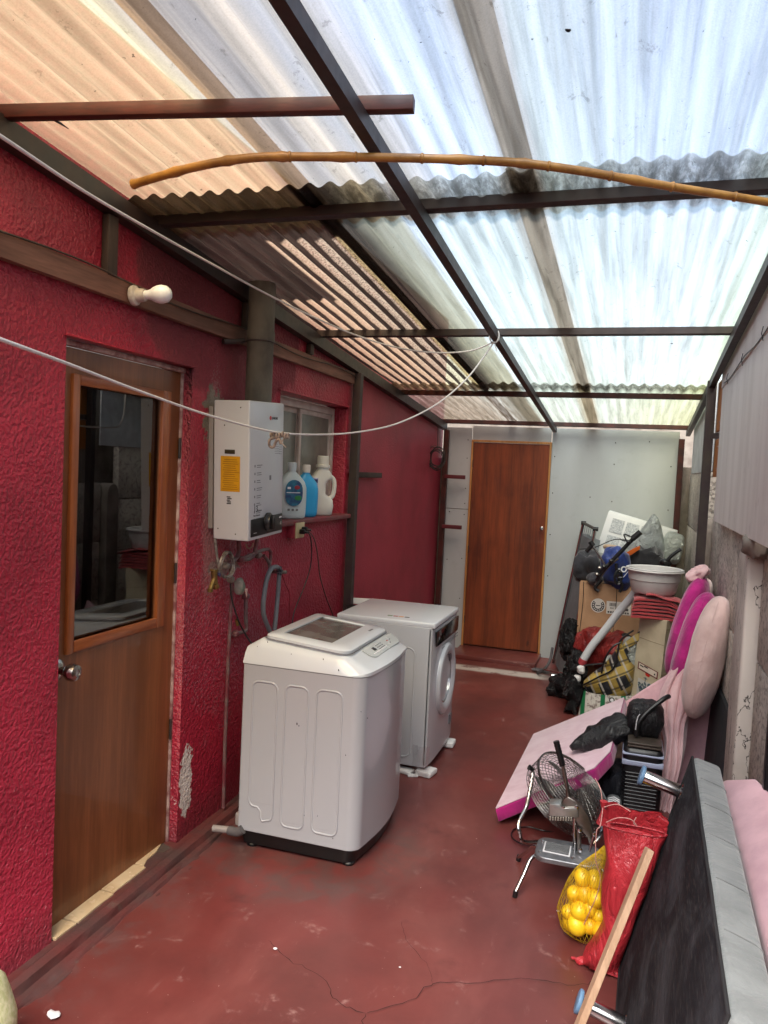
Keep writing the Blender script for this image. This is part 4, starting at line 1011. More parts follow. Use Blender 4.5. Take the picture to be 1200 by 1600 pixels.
# side panel on the camera side has three raised-frame pressings
b = B(); b.rings([body_ring(.078, x0, x1, .004), body_ring(.082, x0, x1), body_ring(.845, x0, x1), body_ring(.848, x0, x1, .003)]); b.build('cabinet', m_wside, wm, smooth=40)
for i, (pa, pb) in enumerate(((.055, .175), (.215, .325), (.365, .485))):
    b = B(); xa, xb, za, zb = x0+pa, x0+pb, .135 if i else .20, .775; r_ = .03; path = []
    for cx, cz, a0 in ((xb-r_, zb-r_, 0), (xa+r_, zb-r_, 90), (xa+r_, za+r_, 180), (xb-r_, za+r_, 270)):
        for k in range(6): a = R(a0+90*k/5); path.append((cx+r_*math.cos(a), y0+.0008, cz+r_*math.sin(a)))
    if i == 0: path = path[:18]+[(xa+.045, y0+.0008, za-.0), (xa+.06, y0+.0008, za-.02), (xa+.06, y0+.0008, za-.045), (xb-.05, y0+.0008, za-.062)]+[(xb-.01, y0+.0008, za-.05), (xb, y0+.0008, za-.03)]
    b.tube(path, .0052, 8, closed=True); b.build('pressed_panel', m_wside, wm, smooth=80)
    b = B(); b.slab([(xa+.008, y0+.0015, za+.02), (xb-.008, y0+.0015, za+.02), (xb-.008, y0+.0015, zb-.01), (xa+.008, y0+.0015, zb-.01)], (0, -.0022, 0), .001, 2); b.build('panel_field', m_wside, wm, smooth=0)
b = B(); b.rings([body_ring(0.014, x0, x1, .022), body_ring(.079, x0, x1, .010)])
b.build('base', m_black, wm)
for (fx, fy) in ((x0+.06, y0+.05), (x1-.085, y0+.055), (x0+.06, y1-.05), (x1-.085, y1-.055)):
    b = B(); b.lathe([(.028, 0), (.030, .01), (.024, .016), (.022, .045)], Matrix.Translation((fx, fy, 0)), 16); b.build('foot', m_black, wm)
# top cover: slopes from the high back (wall side) to the front edge
def top_h(x, y):
    u = (x-x0)/(x1-x0)                       # 0 at wall, 1 at front
    e = min(1, (y-y0)/.055, (y1-y)/.055); e = max(0, e)
    base = .97-.055*u if u < .80 else .97-.055*.8-(u-.8)/.2*.062
    if u < .12: base -= (.12-u)/.12*.05
    return .85+(base-.85)*(1-(1-e)**2.2)
b = B(); N1, N2 = 44, 36; front_b = .028
def topf(u, v):
    y = y0+v*(y1-y0); xf = x1-.028+.028*math.sin(math.pi*v)
    rr = .07
    for yy in (v*(y1-y0), (1-v)*(y1-y0)):
        if yy < rr: xf -= rr-math.sqrt(max(0, rr*rr-(rr-yy)**2))
    x = x0+u*(xf-x0)+.0
    h = top_h(x0+u*(x1-x0), y)
    return (x, y, h)
b.grid(topf, N1, N2)
b.bm.verts.ensure_lookup_table()
bd = [e for e in b.bm.edges if len(e.link_faces) == 1]
r_ = bmesh.ops.extrude_edge_only(b.bm, edges=bd)
for v in [g_ for g_ in r_['geom'] if isinstance(g_, bmesh.types.BMVert)]: v.co.z = .849
b.build('top_cover', m_wtop, wm, smooth=50)
b = B(); b.rings([body_ring(.8455, x0, x1, -.0006), body_ring(.8485, x0, x1, -.0006)], caps=False); b.build('panel_joint', m_grey_print, wm)
# lid
def slope_z(x): return .97-.055*(x-x0)/(x1-x0)
LX0, LX1, LY0, LY1 = x0+.085, x0+.486, y0+.040, y1-.040
def lidpts(ins, zoff, w=None):
    xa, xb, ya, yb = LX0+ins, LX1-ins, LY0+ins, LY1-ins; P_ = []
    for cx, cy, a0, r1 in ((xa+.03, ya+.03, 180, .03), (xb-.06, ya+.06, 270, .06), (xb-.06, yb-.06, 0, .06), (xa+.03, yb-.03, 90, .03)):
        for k in range(6): a = R(a0+90*k/5); x = cx+r1*math.cos(a); P_.append((x, cy+r1*math.sin(a), slope_z(x)+zoff))
    return P_
b = B(); b.rings([lidpts(-.002, -.002), lidpts(-.002, .004)], caps=False); b.rings([lidpts(0, .004), lidpts(0, .016), lidpts(.008, .022), lidpts(.06, .024)], caps=False)
gx0, gx1, gy0, gy1 = LX0+.055, LX1-.105, LY0+.075, LY1-.060
def gp(zoff, i=0): return [(x, y, slope_z(x)+zoff) for x, y in ((gx0+i, gy0+i), (gx1-i, gy0+i), (gx1-i, gy1-i), (gx0+i, gy1-i))]
outer = lidpts(.06, .024); n = len(outer); cen = [(gx0, gy0), (gx1, gy0), (gx1, gy1), (gx0, gy1)]
vo = [b.bm.verts.new(p) for p in outer]; vi = [b.bm.verts.new(p) for p in gp(.024)]
for q in range(4):
    idx = [(q*6+k) % n for k in range(6)]
    for k in range(5): b.bm.faces.new((vo[idx[k]], vo[idx[k+1]], vi[q]))
    b.bm.faces.new((vo[idx[5]], vo[(q*6+6) % n], vi[(q+1) % 4], vi[q]))
b.rings([gp(.024), gp(.018, .004)], caps=False)
lid = b.build('lid', m_wtop, wm, smooth=40)
b = B(); b.raw(gp(.0175, .003), [(0, 1, 2, 3)])
gt = NT('lid_glass'); gt.col(gt.mix(gt.smooth(gt.noise(gt.coord(), 7, 4), .4, .65), '#5d5753', '#75736e')); gt.set(Roughness=.16); gt.bsdf.inputs['Specular IOR Level'].default_value = .7
b.build('lid_window', gt.m, lid, smooth=0)
b = B(); b.rings([lidpts(-.007, .0035), lidpts(-.003, .0045)], caps=False); b.build('lid_gap', m_grey_print, wm)
b = B(); q = Vector((LX1-.05, LY1-.14, slope_z(LX1-.05)+.0245)); b.box(q, (.012, .05, .001)); b.build('brand_mark', m_grey_print, lid)
# control panel on the sloping front
pl0 = x0+.490
def pz(x, y): return top_h(x, y)+.0025
m_cp = M('control_panel_film', '#bcc2c0', .25, 0, .06, 9)
cpts = []; ca, cb_, ya, yb = pl0+.004, pl0+.070, y0+.19, y1-.055
path = []
for cx, cy, a0, rx, ry in ((ca+.008, ya+.05, 180, .008, .05), (cb_-.03, ya+.05, 270, .03, .05), (cb_-.03, yb-.05, 0, .03, .05), (ca+.008, yb-.05, 90, .008, .05)):
    for k in range(6): a = R(a0+90*k/5); path.append((cx+rx*math.cos(a), cy+ry*math.sin(a)))
b = B(); c_ = (sum(p[0] for p in path)/len(path), sum(p[1] for p in path)/len(path))
rg = []
for s_, zo in ((1.0, -.002), (1.0, .0), (.97, .0012), (.6, .0012), (.3, .0012), (.02, .0012)):
    rg.append([(c_[0]+(p[0]-c_[0])*s_, c_[1]+(p[1]-c_[1])*s_, pz(c_[0]+(p[0]-c_[0])*s_, c_[1]+(p[1]-c_[1])*s_)+zo) for p in path])
b.rings(rg); cpn = b.build('control_panel', m_cp, wm, smooth=60)
for i, (dx, dy, sx, sy, mt_) in enumerate([(.030, .10, .022, .03, m_print)]+[(.022+.011*(k % 3), .15+.022*(k//3), .005, .012, m_grey_print) for k in range(12)]+[(.05, .05+.022*k, .007, .014, m_white) for k in range(9)]+[(.030, .30, .008, .01, m_redp), (.045, .31, .006, .01, m_grey_print), (.03, .34, .006, .012, m_grey_print)]):
    x = ca+dx; y = ya+dy; b = B(); b.box((x, y, pz(x, y)+.0018), (sx, sy, .0022), rot=(0, R(20), 0), bev=.0007, seg=1); b.build('display' if i == 0 else 'button', mt_, cpn)
b = B(); b.box((x0-.005, y0+.03, .12), (.02, .05, .06), bev=.008); b.tube([(x0-.115, y0-.012, .066), (x0-.03, y0+.0, .068)], .016, 12); b.build('drain_pipe', M('dirty_pvc', '#8f8884', .5, dirt=.6), wm)
b = B(); b.tube([(x0-.035, y0-.005, .068), (x0+.01, y0-.012, .072), (x0+.035, y0-.01, .088)], .021, 12, sm=3); b.build('elbow', M('grey_elbow', '#5d5a5b', .5), wm)
for (px_, py_, s_) in ((418, 1003, .004), (402, 1010, .003), (455, 1022, .003), (505, 1030, .004), (440, 1200, .003), (540, 1180, .0035), (392, 1150, .003), (520, 1310, .0035), (464, 1131, .006), (467, 1134, .004), (475, 1274, .004), (529, 1047, .005), (574, 1122, .003), (564, 1112, .003), (496, 1275, .003)):
    q = at(px_, py_, Y=y0-.0012); b = B(); b.blob(q, (s_*.5, .0006, s_), nu=8, nv=6, amp=.001, fr=300); b.build('paint_chip', m_print, wm)

# ------------------------------------------------------------------ front loading dryer behind it
x0, x1, y0, y1 = -1.63, -1.030, 4.285, 4.915; zt = .885
dy = thing('front_loading_washer', 'white front loading machine with a round porthole door, standing behind the first washer', 'washing machine', (-1.33, 4.6, 0))
m_d = enamel('dryer_paint', '#b4b8bc')
DR = .205; dc = ((y0+y1)/2+.01, .50)
b = B(); b.box(((x0+x1-.018)/2, (y0+y1)/2, (zt+.028)/2), (x1-x0-.018, y1-y0, zt-.072), bev=.006, seg=3); b.build('cabinet', m_d, dy)
b = B(); b.box(((x0+x1)/2, (y0+y1)/2, zt-.012), (x1-x0, y1-y0, .034), bev=.010, seg=4); b.build('top_panel', enamel('dryer_top', '#d3d9de'), dy)
b = B(); rgs = []
# front panel: slightly curved plate
def fp(u, v): y = y0+u*(y1-y0); return (x1-.014+.013*(1-abs(2*u-1)**4), y, .06+v*(zt-.095))
b.grid(fp, 24, 6)
bd = [e for e in b.bm.edges if len(e.link_faces) == 1]; r_ = bmesh.ops.extrude_edge_only(b.bm, edges=bd)
for v in [g_ for g_ in r_['geom'] if isinstance(g_, bmesh.types.BMVert)]: v.co.x = x1-.03
b.build('front_panel', m_d, dy, smooth=40)
b = B(); b.slab([(x1-.004, y0+.055, .745), (x1-.004, y1-.035, .745), (x1-.004, y1-.018, .765), (x1-.004, y1-.018, .838), (x1-.004, y0+.025, .838)], (.010, 0, 0), .004, 3); cp2 = b.build('display_panel', M('black_glass', '#0c0c0d', .12), dy)
b = B(); b.lathe([(.010, 0), (.009, .003), (0, .003)], toward((x1+.006, y0+.09, .79), (1, 0, 0)), 16); b.build('panel_dial', m_grey_print, cp2)
b = B()
for k in range(2): b.box((x1+.0, (y0+y1)/2+.1, .725-.018*k), (.006, .42, .003), bev=.001)
b.build('vent_groove', m_grey_print, dy)
md = toward((x1-.010, dc[0], dc[1]), (1, 0, 0))
b = B(); b.lathe([(DR+.012, -.012), (DR+.012, .016), (DR+.004, .028), (DR-.02, .034), (DR-.045, .026), (DR-.062, .012), (DR-.066, .0)], md, 56, caps=False); dd = b.build('porthole_door', m_d, dy)
b = B(); b.lathe([(DR-.064, .004), (DR-.075, -.02), (DR-.11, -.028), (0, -.032)], md, 40); b.build('porthole_glass', M('smoky_glass', '#4f4b4b', .08, 0, .3, 6, '#77706c', coat=.5), dd)
b = B(); b.lathe([(DR-.059, .012), (DR-.059, .015), (DR-.067, .015), (DR-.067, .010)], md, 48, caps=False); b.build('inner_ring', m_chrome, dd)
b = B(); b.blob((x1+.002, dc[0]+.085, dc[1]+.13), (.012, .022, .05), mtx=Euler((R(30), 0, 0)).to_matrix(), p=3); b.build('door_handle', M('grey_handle', '#5a5a60', .35), dd)
b = B(); b.lathe([(DR+.020, .0), (DR+.020, .005), (DR+.013, .005), (DR+.013, .0)], md, 56, caps=False); b.build('door_gap', m_grey_print, dy)
b = B(); path = []
r_ = .04; xa, xb, za, zb = x0+.10, x1-.11, .10, .735
for cx, cz, a0 in ((xb-r_, zb-r_, 0), (xa+r_, zb-r_, 90), (xa+r_, za+r_, 180), (xb-r_, za+r_, 270)):
    for k in range(6): a = R(a0+90*k/5); path.append((cx+r_*math.cos(a), y0+.0, cz+r_*math.sin(a)))
b.tube(path, .004, 8, closed=True); b.build('side_pressing', m_d, dy, smooth=80)
for i, c in enumerate(('#4f7a3c', '#b04a30', '#c98a3c', '#45464a')):
    b = B(); b.box((x0+.30+.035*i, y0+.10, zt+.0056), (.028, .02, .001)); b.build('sticker', M('sticker_%s' % c[1:], c, .5), dy)
b = B(); b.box((x1-.0, y1-.10, .19), (.0075, .05, .06)); b.build('rating_print', m_grey_print, dy)
for k, (fx, fy) in enumerate(((x1-.05, y0+.05), (x1-.05, y1-.05), (x0+.06, y0+.05), (x0+.06, y1-.05))):
    b = B(); b.lathe([(.022, .03), (.02, .07)], Matrix.Translation((fx, fy, 0)), 12); b.build('foot', m_black, dy)
    pos_ = ['under the near front corner', 'under the far front corner', 'under the near rear corner', 'under the far rear corner'][k]
    b = B(); b.box((fx+.03, fy-.01, .017), (.10, .11, .033), rot=(0, 0, R(12*k-10)), bev=.01, seg=2); 
    if k == 0: b.box((fx-.10, fy-.03, .012), (.12, .07, .022), rot=(0, 0, R(-14)), bev=.008); b.box((fx-.03, fy-.075, .008), (.06, .03, .014), rot=(0, 0, R(20)), bev=.005)
    single(b, 'foam_block', M('white_foam_%d' % k, '#d9d8d6', .9, 0, .05, 20, bump=.5, bs=150), 'white packing foam %s of the front loading machine' % pos_, 'packing foam', 'foam under the front loading machine')
b = B(); 
def filmf(u, v):
    p = Vector((x1+.012-.10*u, y0-.02-.03*math.sin(u*3), .02+.17*v)); nn = noise.noise(Vector((u*6, v*5, 2))); return p+Vector((.012*nn, .012*nn, .01*nn))
b.grid(filmf, 12, 12)
fm = NT('clear_film'); tb = fm.new('ShaderNodeBsdfTransparent'); gb = fm.new('ShaderNodeBsdfGlossy'); gb.inputs['Roughness'].default_value = .2; mx = fm.new('ShaderNodeMixShader'); mx.inputs[0].default_value = .18
fm.link(tb.outputs[0], mx.inputs[1]); fm.link(gb.outputs[0], mx.inputs[2]); fm.link(mx.outputs[0], fm.out.inputs[0])
single(b, 'plastic_film', fm.m, 'scrap of clear plastic film hanging between the two machines', 'plastic film')
# dark tray with a white lid edge behind the machines, by the middle post
b = B()
def tray(u, v):
    p = at(548+62*u, 938+6*u+(10+18*(1-u))*v, Y=4.95+.05*u); return (p.x, 4.94+.12*v+.02*u, p.z-.01*v+.004*noise.noise(Vector((u*5, v*4, 0))))
b.slab([at(540, 944, Y=4.95), at(640, 946, Y=5.0), at(618, 952, Y=4.92), at(575, 962, Y=4.92), at(543, 967, Y=4.92)], (0, .05, -.03), .006, 2)
single(b, 'black_tray', m_black, 'black plastic tray edge lying behind the front loading machine by the post', 'tray')
b = B(); b.slab([at(546, 934, Y=5.02), at(600, 937, Y=5.06), at(600, 942, Y=5.06), at(575, 946, Y=5.02), at(548, 943, Y=5.02)], (0, .04, -.004), .003, 2)
single(b, 'grey_cover', m_white, 'pale grey lid resting behind the black tray next to the middle post', 'lid')
b = B(); b.blob((-1.46, 1.52, .30), (.10, .16, .20), amp=.02, fr=9, p=2.4, seed=3, amp2=.004, fr2=40)
b.xf(Matrix.Translation(at(-62, 1640, Y=1.62)-Vector((-1.46, 1.52, .30))))
single(b, 'laundry_bag', M('yellow_green_cloth', '#b9be86', .85, 0, .25, 60, '#d8d7b0', bump=.5, bs=220), 'pale yellow green cloth bundle cut off by the bottom left corner', 'cloth')
# ------------------------------------------------------------------ upholstered base stood on its side, right foreground
m_under = None
def under_mat():
    t = NT('dark_underside_cloth'); co = t.coord(); n = t.noise(t.mapping(co, (.7, 1.0, .35)), 5, 7, .62, .8); f = t.noise(t.mapping(co, (1, 6, 1)), 18, 5)
    base = t.mix(t.smooth(n, .40, .72), '#1f2024', '#44464a'); base = t.mix(t.math('MULTIPLY', t.smooth(f, .5, .75), .3), base, '#66625f'); t.col(base)
    t.set(Roughness=.85); t.bsdf.inputs['Specular IOR Level'].default_value = .15; t.bump(t.noise(t.mapping(co, (1, 3, .6)), 7, 5), .5, .01); return t.m
m_under = under_mat()
def cloth(name, c, c2=None, bump=.35, bs=260, bd=.0015, rough=.9, var=.12, vs=9, fold=0., fs=6, sheen=.3):
    t = NT(name); co = t.coord(); n = t.noise(co, vs, 5, .6)
    a = lin(c); b_ = lin(c2) if c2 else tuple([x*(1-var*1.6) for x in a[:3]])+(1,)
    t.col(t.mix(t.smooth(n, .35, .7), a, b_)); t.set(Roughness=rough, Sheen_Weight=sheen)
    nb = t.bump(t.noise(co, bs, 3), bump, bd)
    if fold: t.bump(t.noise(t.mapping(co, (1, 1, .5)), fs, 5, .55, 1.2), fold, .03, prev=nb)
    return t.m
m_greyv = cloth('grey_linen', '#7f8382', '#6f7372', .4, 300, fold=.6, fs=8)
u_ = Vector((-.037, -1.46, 0)).normalized(); v_ = Vector((.205, 0, .77)).normalized(); n_ = v_.cross(u_).normalized()
if n_.x < 0: n_ = -n_
OM = frame_m((.057, 3.0, .0), u_, v_, u_.cross(v_))   # local x towards the camera, y up the slope, z across
zdir = 1 if (OM.to_3x3() @ Vector((0, 0, 1))).x > 0 else -1
ot = thing('upholstered_bench', 'dark bottomed grey upholstered base stood on its side, chrome legs pointing left, right foreground', 'furniture', mtx=OM)
L_, Hh, T_ = 1.47, .80, .098
b = B(); b.box((L_/2, Hh/2, zdir*T_/2), (L_, Hh, T_), bev=.018, seg=4); b.build('padded_body', m_greyv, ot, local=True)
b = B()
def und(u, v): 
    x = .008+u*(L_-.016); y = .008+v*(Hh-.016); e = min(u, 1-u, v, 1-v)
    return (x, y, zdir*(-.003-.004*min(1, e*14)+.004*noise.noise(Vector((x*5, y*3, 0)))))
b.grid(und, 60, 40); b.build('underside_cloth', m_under, ot, local=True, smooth=80)
b = B(); pth = [(.01, .01, -.003*zdir), (L_-.01, .01, -.003*zdir), (L_-.01, Hh-.006, -.003*zdir), (.01, Hh-.006, -.003*zdir)]
q = []
for k in range(4):
    a_, c_ = Vector(pth[k]), Vector(pth[(k+1) % 4])
    for j in range(12): p = a_.lerp(c_, j/12); q.append(p+Vector((0, .003*noise.noise(p*30), 0)))
b.tube(q, .0045, 8, closed=True); b.build('piping', M('dark_piping', '#232224', .8), ot, local=True)
for i, xx in enumerate((.22, .44, .66, .92, 1.16)):     # seams that cross the padded edge
    b = B(); b.tube([(xx, Hh+.0005, zdir*(.012)), (xx+.004, Hh+.0012, zdir*.05), (xx+.012, Hh-.001, zdir*.086), (xx+.014, Hh-.03, zdir*(T_+.0005)), (xx+.014, Hh-.2, zdir*(T_+.0005))], .0018, 6, sm=3); b.build('seam', M('seam_grey', '#7b7d7d', .9), ot, local=True)  # seams drawn in one even grey
m_glide = M('blue_glide', '#6f93b5', .5, 0, .15, 30)
for xx, yy in ((.06, .675), (.60, .12)):
    b = B(); mm = frame_m((xx, yy, 0), (1, 0, 0), (0, -zdir, 0), (0, 0, -zdir)); b.lathe([(.030, 0), (.030, .006), (.0235, .010), (.0235, .135), (.022, .14)], mm, 28); lg = b.build('leg', m_chrome, ot, local=True)
    b = B(); b.lathe([(.034, .139), (.036, .143), (.036, .150), (.030, .153), (0, .153)], mm, 28); b.build('glide', m_glide, lg, local=True)
# pink upholstered board lying behind it
m_pink = cloth('dusty_pink_velvet', '#d4a9b0', '#c2979f', .3, 320, fold=.12)
m_pink2 = cloth('pale_pink_velvet', '#dcb8ba', '#cba3a7', .25, 320, fold=.2)
b = B(); b.slab([(.375, 3.12, .66), (.475, 3.02, .72), (.50, 2.9, .72), (.50, 1.3, .62), (.40, 1.3, .52)], (.0, .0, -.07), .015, 3)
single(b, 'pink_board', m_pink, 'dusty pink velvet board lying between the grey upholstered base and the right wall', 'board')
# wooden batten leaning against it
b = B(); sa, sb = Vector((-.115, 2.20, .012)), Vector((.108, 2.43, .655)); d = sb-sa
b.box((0, 0, 0), (.020, .043, d.length), bev=.0015, seg=1, mtx=toward((sa+sb)/2, d, ref=(0, 1, .2)))
single(b, 'wooden_batten', m_stick, 'pale raw wooden batten leaning on the dark underside in the right foreground', 'batten')

# ------------------------------------------------------------------ red sack and the net of oranges
def plasticbag(name, c, c2, rough=.28, fold=.9, fs=9, sc=1.2, coat=.0):
    t = NT(name); co = t.coord(); n = t.noise(co, 7, 5); t.col(t.mix(t.smooth(n, .35, .7), c, c2)); t.set(Roughness=rough)
    w = t.noise(co, 420, 2); nb = t.bump(w, .12, .001)
    k = t.noise(t.mapping(co, (1, 1, .45)), fs, 6, .6, sc); rg = t.math('ABSOLUTE', t.math('SUBTRACT', k, .5))
    t.bump(t.math('POWER', rg, .6), fold, .045, prev=nb); return t.m
m_redbag = plasticbag('red_woven_plastic', '#b9323a', '#98242c', .33, .6, 7)
sk = thing('red_sack', 'glossy red woven plastic sack standing open beside the net of oranges', 'sack', (.0, 2.86, 0))
lv = [((967, 1560), (1000, 1560), .0, .05), ((909, 1502), (1000, 1500), .012, .055), ((914, 1492), (1000, 1490), .035, .065), ((932, 1464), (1005, 1464), .09, .075), ((943, 1440), (1008, 1440), .14, .08), ((938, 1408), (1010, 1408), .21, .085), ((940, 1380), (1015, 1380), .27, .082), ((947, 1346), (1022, 1346), .36, .078), ((944, 1308), (1036, 1314), .44, .045), ((943, 1293), (1042, 1304), .47, .030)]
b = B(); rings = []; N = 40; YS = 2.86
for k, (a_, c_, z, dy) in enumerate(lv):
    pa, pb = at(*a_, Y=YS), at(*c_, Y=YS+.02); pb.x = min(pb.x, .048+.262*max(pa.z, 0)); 
    cx, hw = (pa.x+pb.x)/2, (pb.x-pa.x)/2; zc = max(.004, (pa.z+pb.z)/2) if k > 1 else (.004 if k == 0 else .014)
    ring = []
    for i in range(N):
        a = 2*math.pi*i/N; q = Vector((math.copysign(abs(math.cos(a))**.8, math.cos(a))*hw, math.sin(a)*dy, 0)); nn = noise.noise(Vector((math.cos(a)*2.2, math.sin(a)*2.2+3, zc*7)))+.6*noise.noise(Vector((math.cos(a)*5, math.sin(a)*5, zc*16)))
        q *= 1+.10*nn; ring.append(Vector((cx, YS, zc))+q)
    rings.append(ring)
# rolled lip then the open rear flap up to the tied corner
top = rings[-1]; fl_ = []
for i in range(N):
    a = 2*math.pi*i/N; back = max(0, math.sin(a)+.35)/1.35; left = max(0, -math.cos(a))
    p = top[i].copy(); p.z += .008+.070*min(1, back*1.9)+.016*left-.006*math.sin(5*a); p.y -= .02*math.sin(a); p.x += .01*math.sin(9*a); fl_.append(p)
rings.append([Vector((p.x, p.y, p.z+.006)) for p in top]); rings.append(fl_)
b.rings(rings, caps=False); 
o = b.build('sack_body', m_redbag, sk, smooth=80)
b = B(); b.tube([p+Vector((0, 0, .004)) for p in rings[-2]], .004, 6, closed=True); b.build('hem', m_redbag, sk)
b = B(); b.blob(at(907, 1501, Y=2.85), (.022, .014, .014), amp=.006, fr=50, seed=2); b.blob(at(897, 1497, Y=2.85), (.012, .008, .007), amp=.008, fr=60, seed=5); b.build('sack_corner', m_redbag, sk)
kt = at(943, 1257, Y=2.87)
b = B(); b.rings([[kt+Vector((rr*math.cos(a), rr*math.sin(a), dz)) for a in [i*math.pi/5 for i in range(10)]] for rr, dz in ((.022, -.07), (.008, -.03), (.006, -.015), (.010, -.002), (.014, .012))]); b.build('tied_corner', m_redbag, sk)
m_str = M('pink_string', '#d19a92', .7)
b = B(); b.tube([at(942, 1262, Y=2.84), at(938, 1290, Y=2.80), at(932, 1300, Y=2.79), at(931, 1345, Y=2.80), at(938, 1370, Y=2.82), at(932, 1400, Y=2.86), at(912, 1445, Y=2.94)], .0016, 6, sm=6)
b.tube([at(944, 1261, Y=2.84), at(965, 1257, Y=2.83), at(985, 1268, Y=2.82)], .0018, 6, sm=5); b.tube([at(947, 1285, Y=2.80), at(965, 1278, Y=2.79), at(985, 1280, Y=2.79), at(995, 1290, Y=2.80), at(990, 1286, Y=2.80), at(994, 1277, Y=2.80)], .0018, 6, sm=5)
b.tube([at(930, 1216, Y=2.95), at(938, 1232, Y=2.92), at(941, 1252, Y=2.88)], .0016, 6, sm=5); b.build('string', m_str, sk)
mo = NT('orange_peel'); co = mo.coord(); oi = mo.new('ShaderNodeObjectInfo').outputs['Random']; mo.col(mo.mix(mo.math('ADD', mo.math('MULTIPLY', mo.smooth(mo.noise(co, 14, 3), .35, .7), .4), mo.math('MULTIPLY', oi, .6)), '#ecc822', '#dba014')); mo.set(Roughness=.4); mo.bump(mo.noise(co, 160, 2), .25, .001)
orr = [(910, 1371, 0), (928, 1374, 1), (898, 1396, 0), (914, 1397, 2), (930, 1404, 0), (889, 1425, 1), (906, 1424, 0), (922, 1419, 2), (937, 1431, 1), (902, 1446, 0), (921, 1448, 2), (938, 1455, 0), (893, 1441, 3), (934, 1388, 3)]
labs = ['left one of the top pair', 'right one of the top pair', 'leftmost in the second row', 'middle one in the second row', 'rightmost in the second row', 'at the left edge of the wide third row', 'second from left in the third row', 'third from left in the third row', 'rightmost in the third row', 'left one in the bottom row on the floor', 'middle one in the bottom row on the floor', 'right one in the bottom row by the red sack', 'lowest one at the left edge of the net', 'one between the top pair and the red sack']
for i, (x, y, k) in enumerate(orr):
    c = at(x, y, Y=2.99+(.012, .03, .022, .05)[k]-.0006*(y-1371)); c.z = max(c.z, .034)
    b = B(); rs = 1+.11*math.sin(i*2.3); b.blob((0, 0, 0), (.0325*rs, .0325*rs, .0345*rs), nu=22, nv=14, amp=.004, fr=24, seed=i); b.xf(Matrix.Translation(c) @ Euler((i, i*2, 0)).to_matrix().to_4x4())
    single(b, 'orange', mo.m, 'orange inside the yellow net bag, %s' % labs[i], 'orange', 'oranges in the net bag', smooth=90)
c2_ = [at(912, 1385, Y=3.07), at(900, 1415, Y=3.08), at(925, 1412, Y=3.08), at(915, 1440, Y=3.09)]
for i, c in enumerate(c2_):
    c.z = max(c.z, .034); b = B(); b.blob(c, (.033, .033, .032), nu=16, nv=10); single(b, 'orange', mo.m, 'orange at the back of the net bag, behind %s' % ('the top pair', 'the left end of the third row', 'the middle of the second row', 'the bottom row')[i], 'orange', 'oranges in the net bag', smooth=90)
m_net = M('yellow_net', '#cfaa20', .5, 0, .1, 20)
nt = thing('net_bag', 'yellow net bag stretched over the oranges, its neck pulled up against the red sack', 'net bag', (-.07, 3.02, 0))
prof = [((915, 1463), .045, .05), ((912, 1452), .085, .075), ((911, 1430), .098, .082), ((913, 1405), .088, .078), ((916, 1380), .070, .066), ((922, 1360), .052, .045), ((932, 1345), .036, .028), ((941, 1332), .018, .014), ((946, 1322), .006, .006)]
PR = [(at(*p, Y=3.02), rx, ry) for p, rx, ry in prof]
def netp(s, a):
    k = s*(len(PR)-1); i = min(int(k), len(PR)-2); f = k-i; p = PR[i][0].lerp(PR[i+1][0], f); rx = PR[i][1]*(1-f)+PR[i+1][1]*f; ry = PR[i][2]*(1-f)+PR[i+1][2]*f
    bmp = 1+.04*noise.noise(Vector((math.cos(a)*3, math.sin(a)*3, s*9))); q = p+Vector((rx*math.cos(a), ry*math.sin(a), 0))*bmp; q.z = max(q.z, .003); return q
b = B()
for k in range(34):
    for sgn in (1, -1): b.tube([netp(j/26, 2*math.pi*k/34+sgn*j/26*1.5) for j in range(27)], .0008, 4, caps=False)
o = b.build('net_strands', m_net, nt, smooth=90); o['kind'] = 'stuff'
b = B(); b.tube([netp(j/8*.12+.86, 1.0) for j in range(9)], [.010, .009, .007, .006, .005, .005, .006, .007, .008], 10); b.build('net_neck', m_net, nt)

# ------------------------------------------------------------------ hand press (juicer / cutter)
YJ = 3.37
def J(x, y, Y=YJ): return at(x, y, Y=Y)
jp = thing('hand_press', 'cast metal hand press with a black gripped lever on tubular legs', 'hand press', (-.2, 3.36, 0))
m_hammer = M('hammered_grey', '#85868a', .38, .7, .15, 40, bump=.3, bs=240, bd=.0006)
zp = .142; b = B(); pts = []
for cx, cy, rx, ry, a0 in ((-.265, 3.30, .045, .045, 180), (-.09, 3.30, .05, .045, 270), (-.09, 3.40, .05, .05, 0), (-.265, 3.40, .045, .05, 90)):
    for k in range(7): a = R(a0+90*k/6); pts.append((cx+rx*math.cos(a), cy+ry*math.sin(a), zp))
b.slab(pts, (0, 0, .024), .008, 3); b.build('base_plate', m_hammer, jp)
b = B(); b.slab([(-.278, 3.305, zp+.0245), (-.165, 3.300, zp+.0245), (-.165, 3.40, zp+.0245), (-.278, 3.40, zp+.0245)], (0, 0, .003), .001); gr = b.build('grate_frame', m_white, jp)
b = B(); b.slab([(-.272, 3.312, zp+.028), (-.171, 3.307, zp+.028), (-.171, 3.393, zp+.028), (-.272, 3.393, zp+.028)], (0, 0, .001)); b.build('blade_well', m_black, gr)
for k in range(9):
    b = B(); b.box((-.222, 3.318+.0088*k, zp+.0305), (.098, .0012, .003)); b.build('blade', m_chrome, gr, smooth=0)
for x, y in ((-.288, 3.30), (-.288, 3.40), (-.155, 3.30), (-.10, 3.29), (-.155, 3.41)):
    b = B(); b.lathe([(.007, 0), (.006, .004), (0, .006)], Matrix.Translation((x, y, zp+.024)), 10); b.build('bolt', m_chrome, jp)
ft = [Vector((-.372, 3.205, .0)), Vector((-.402, 3.52, .0)), Vector((-.0, 3.20, .0)), Vector((.02, 3.52, .0))]
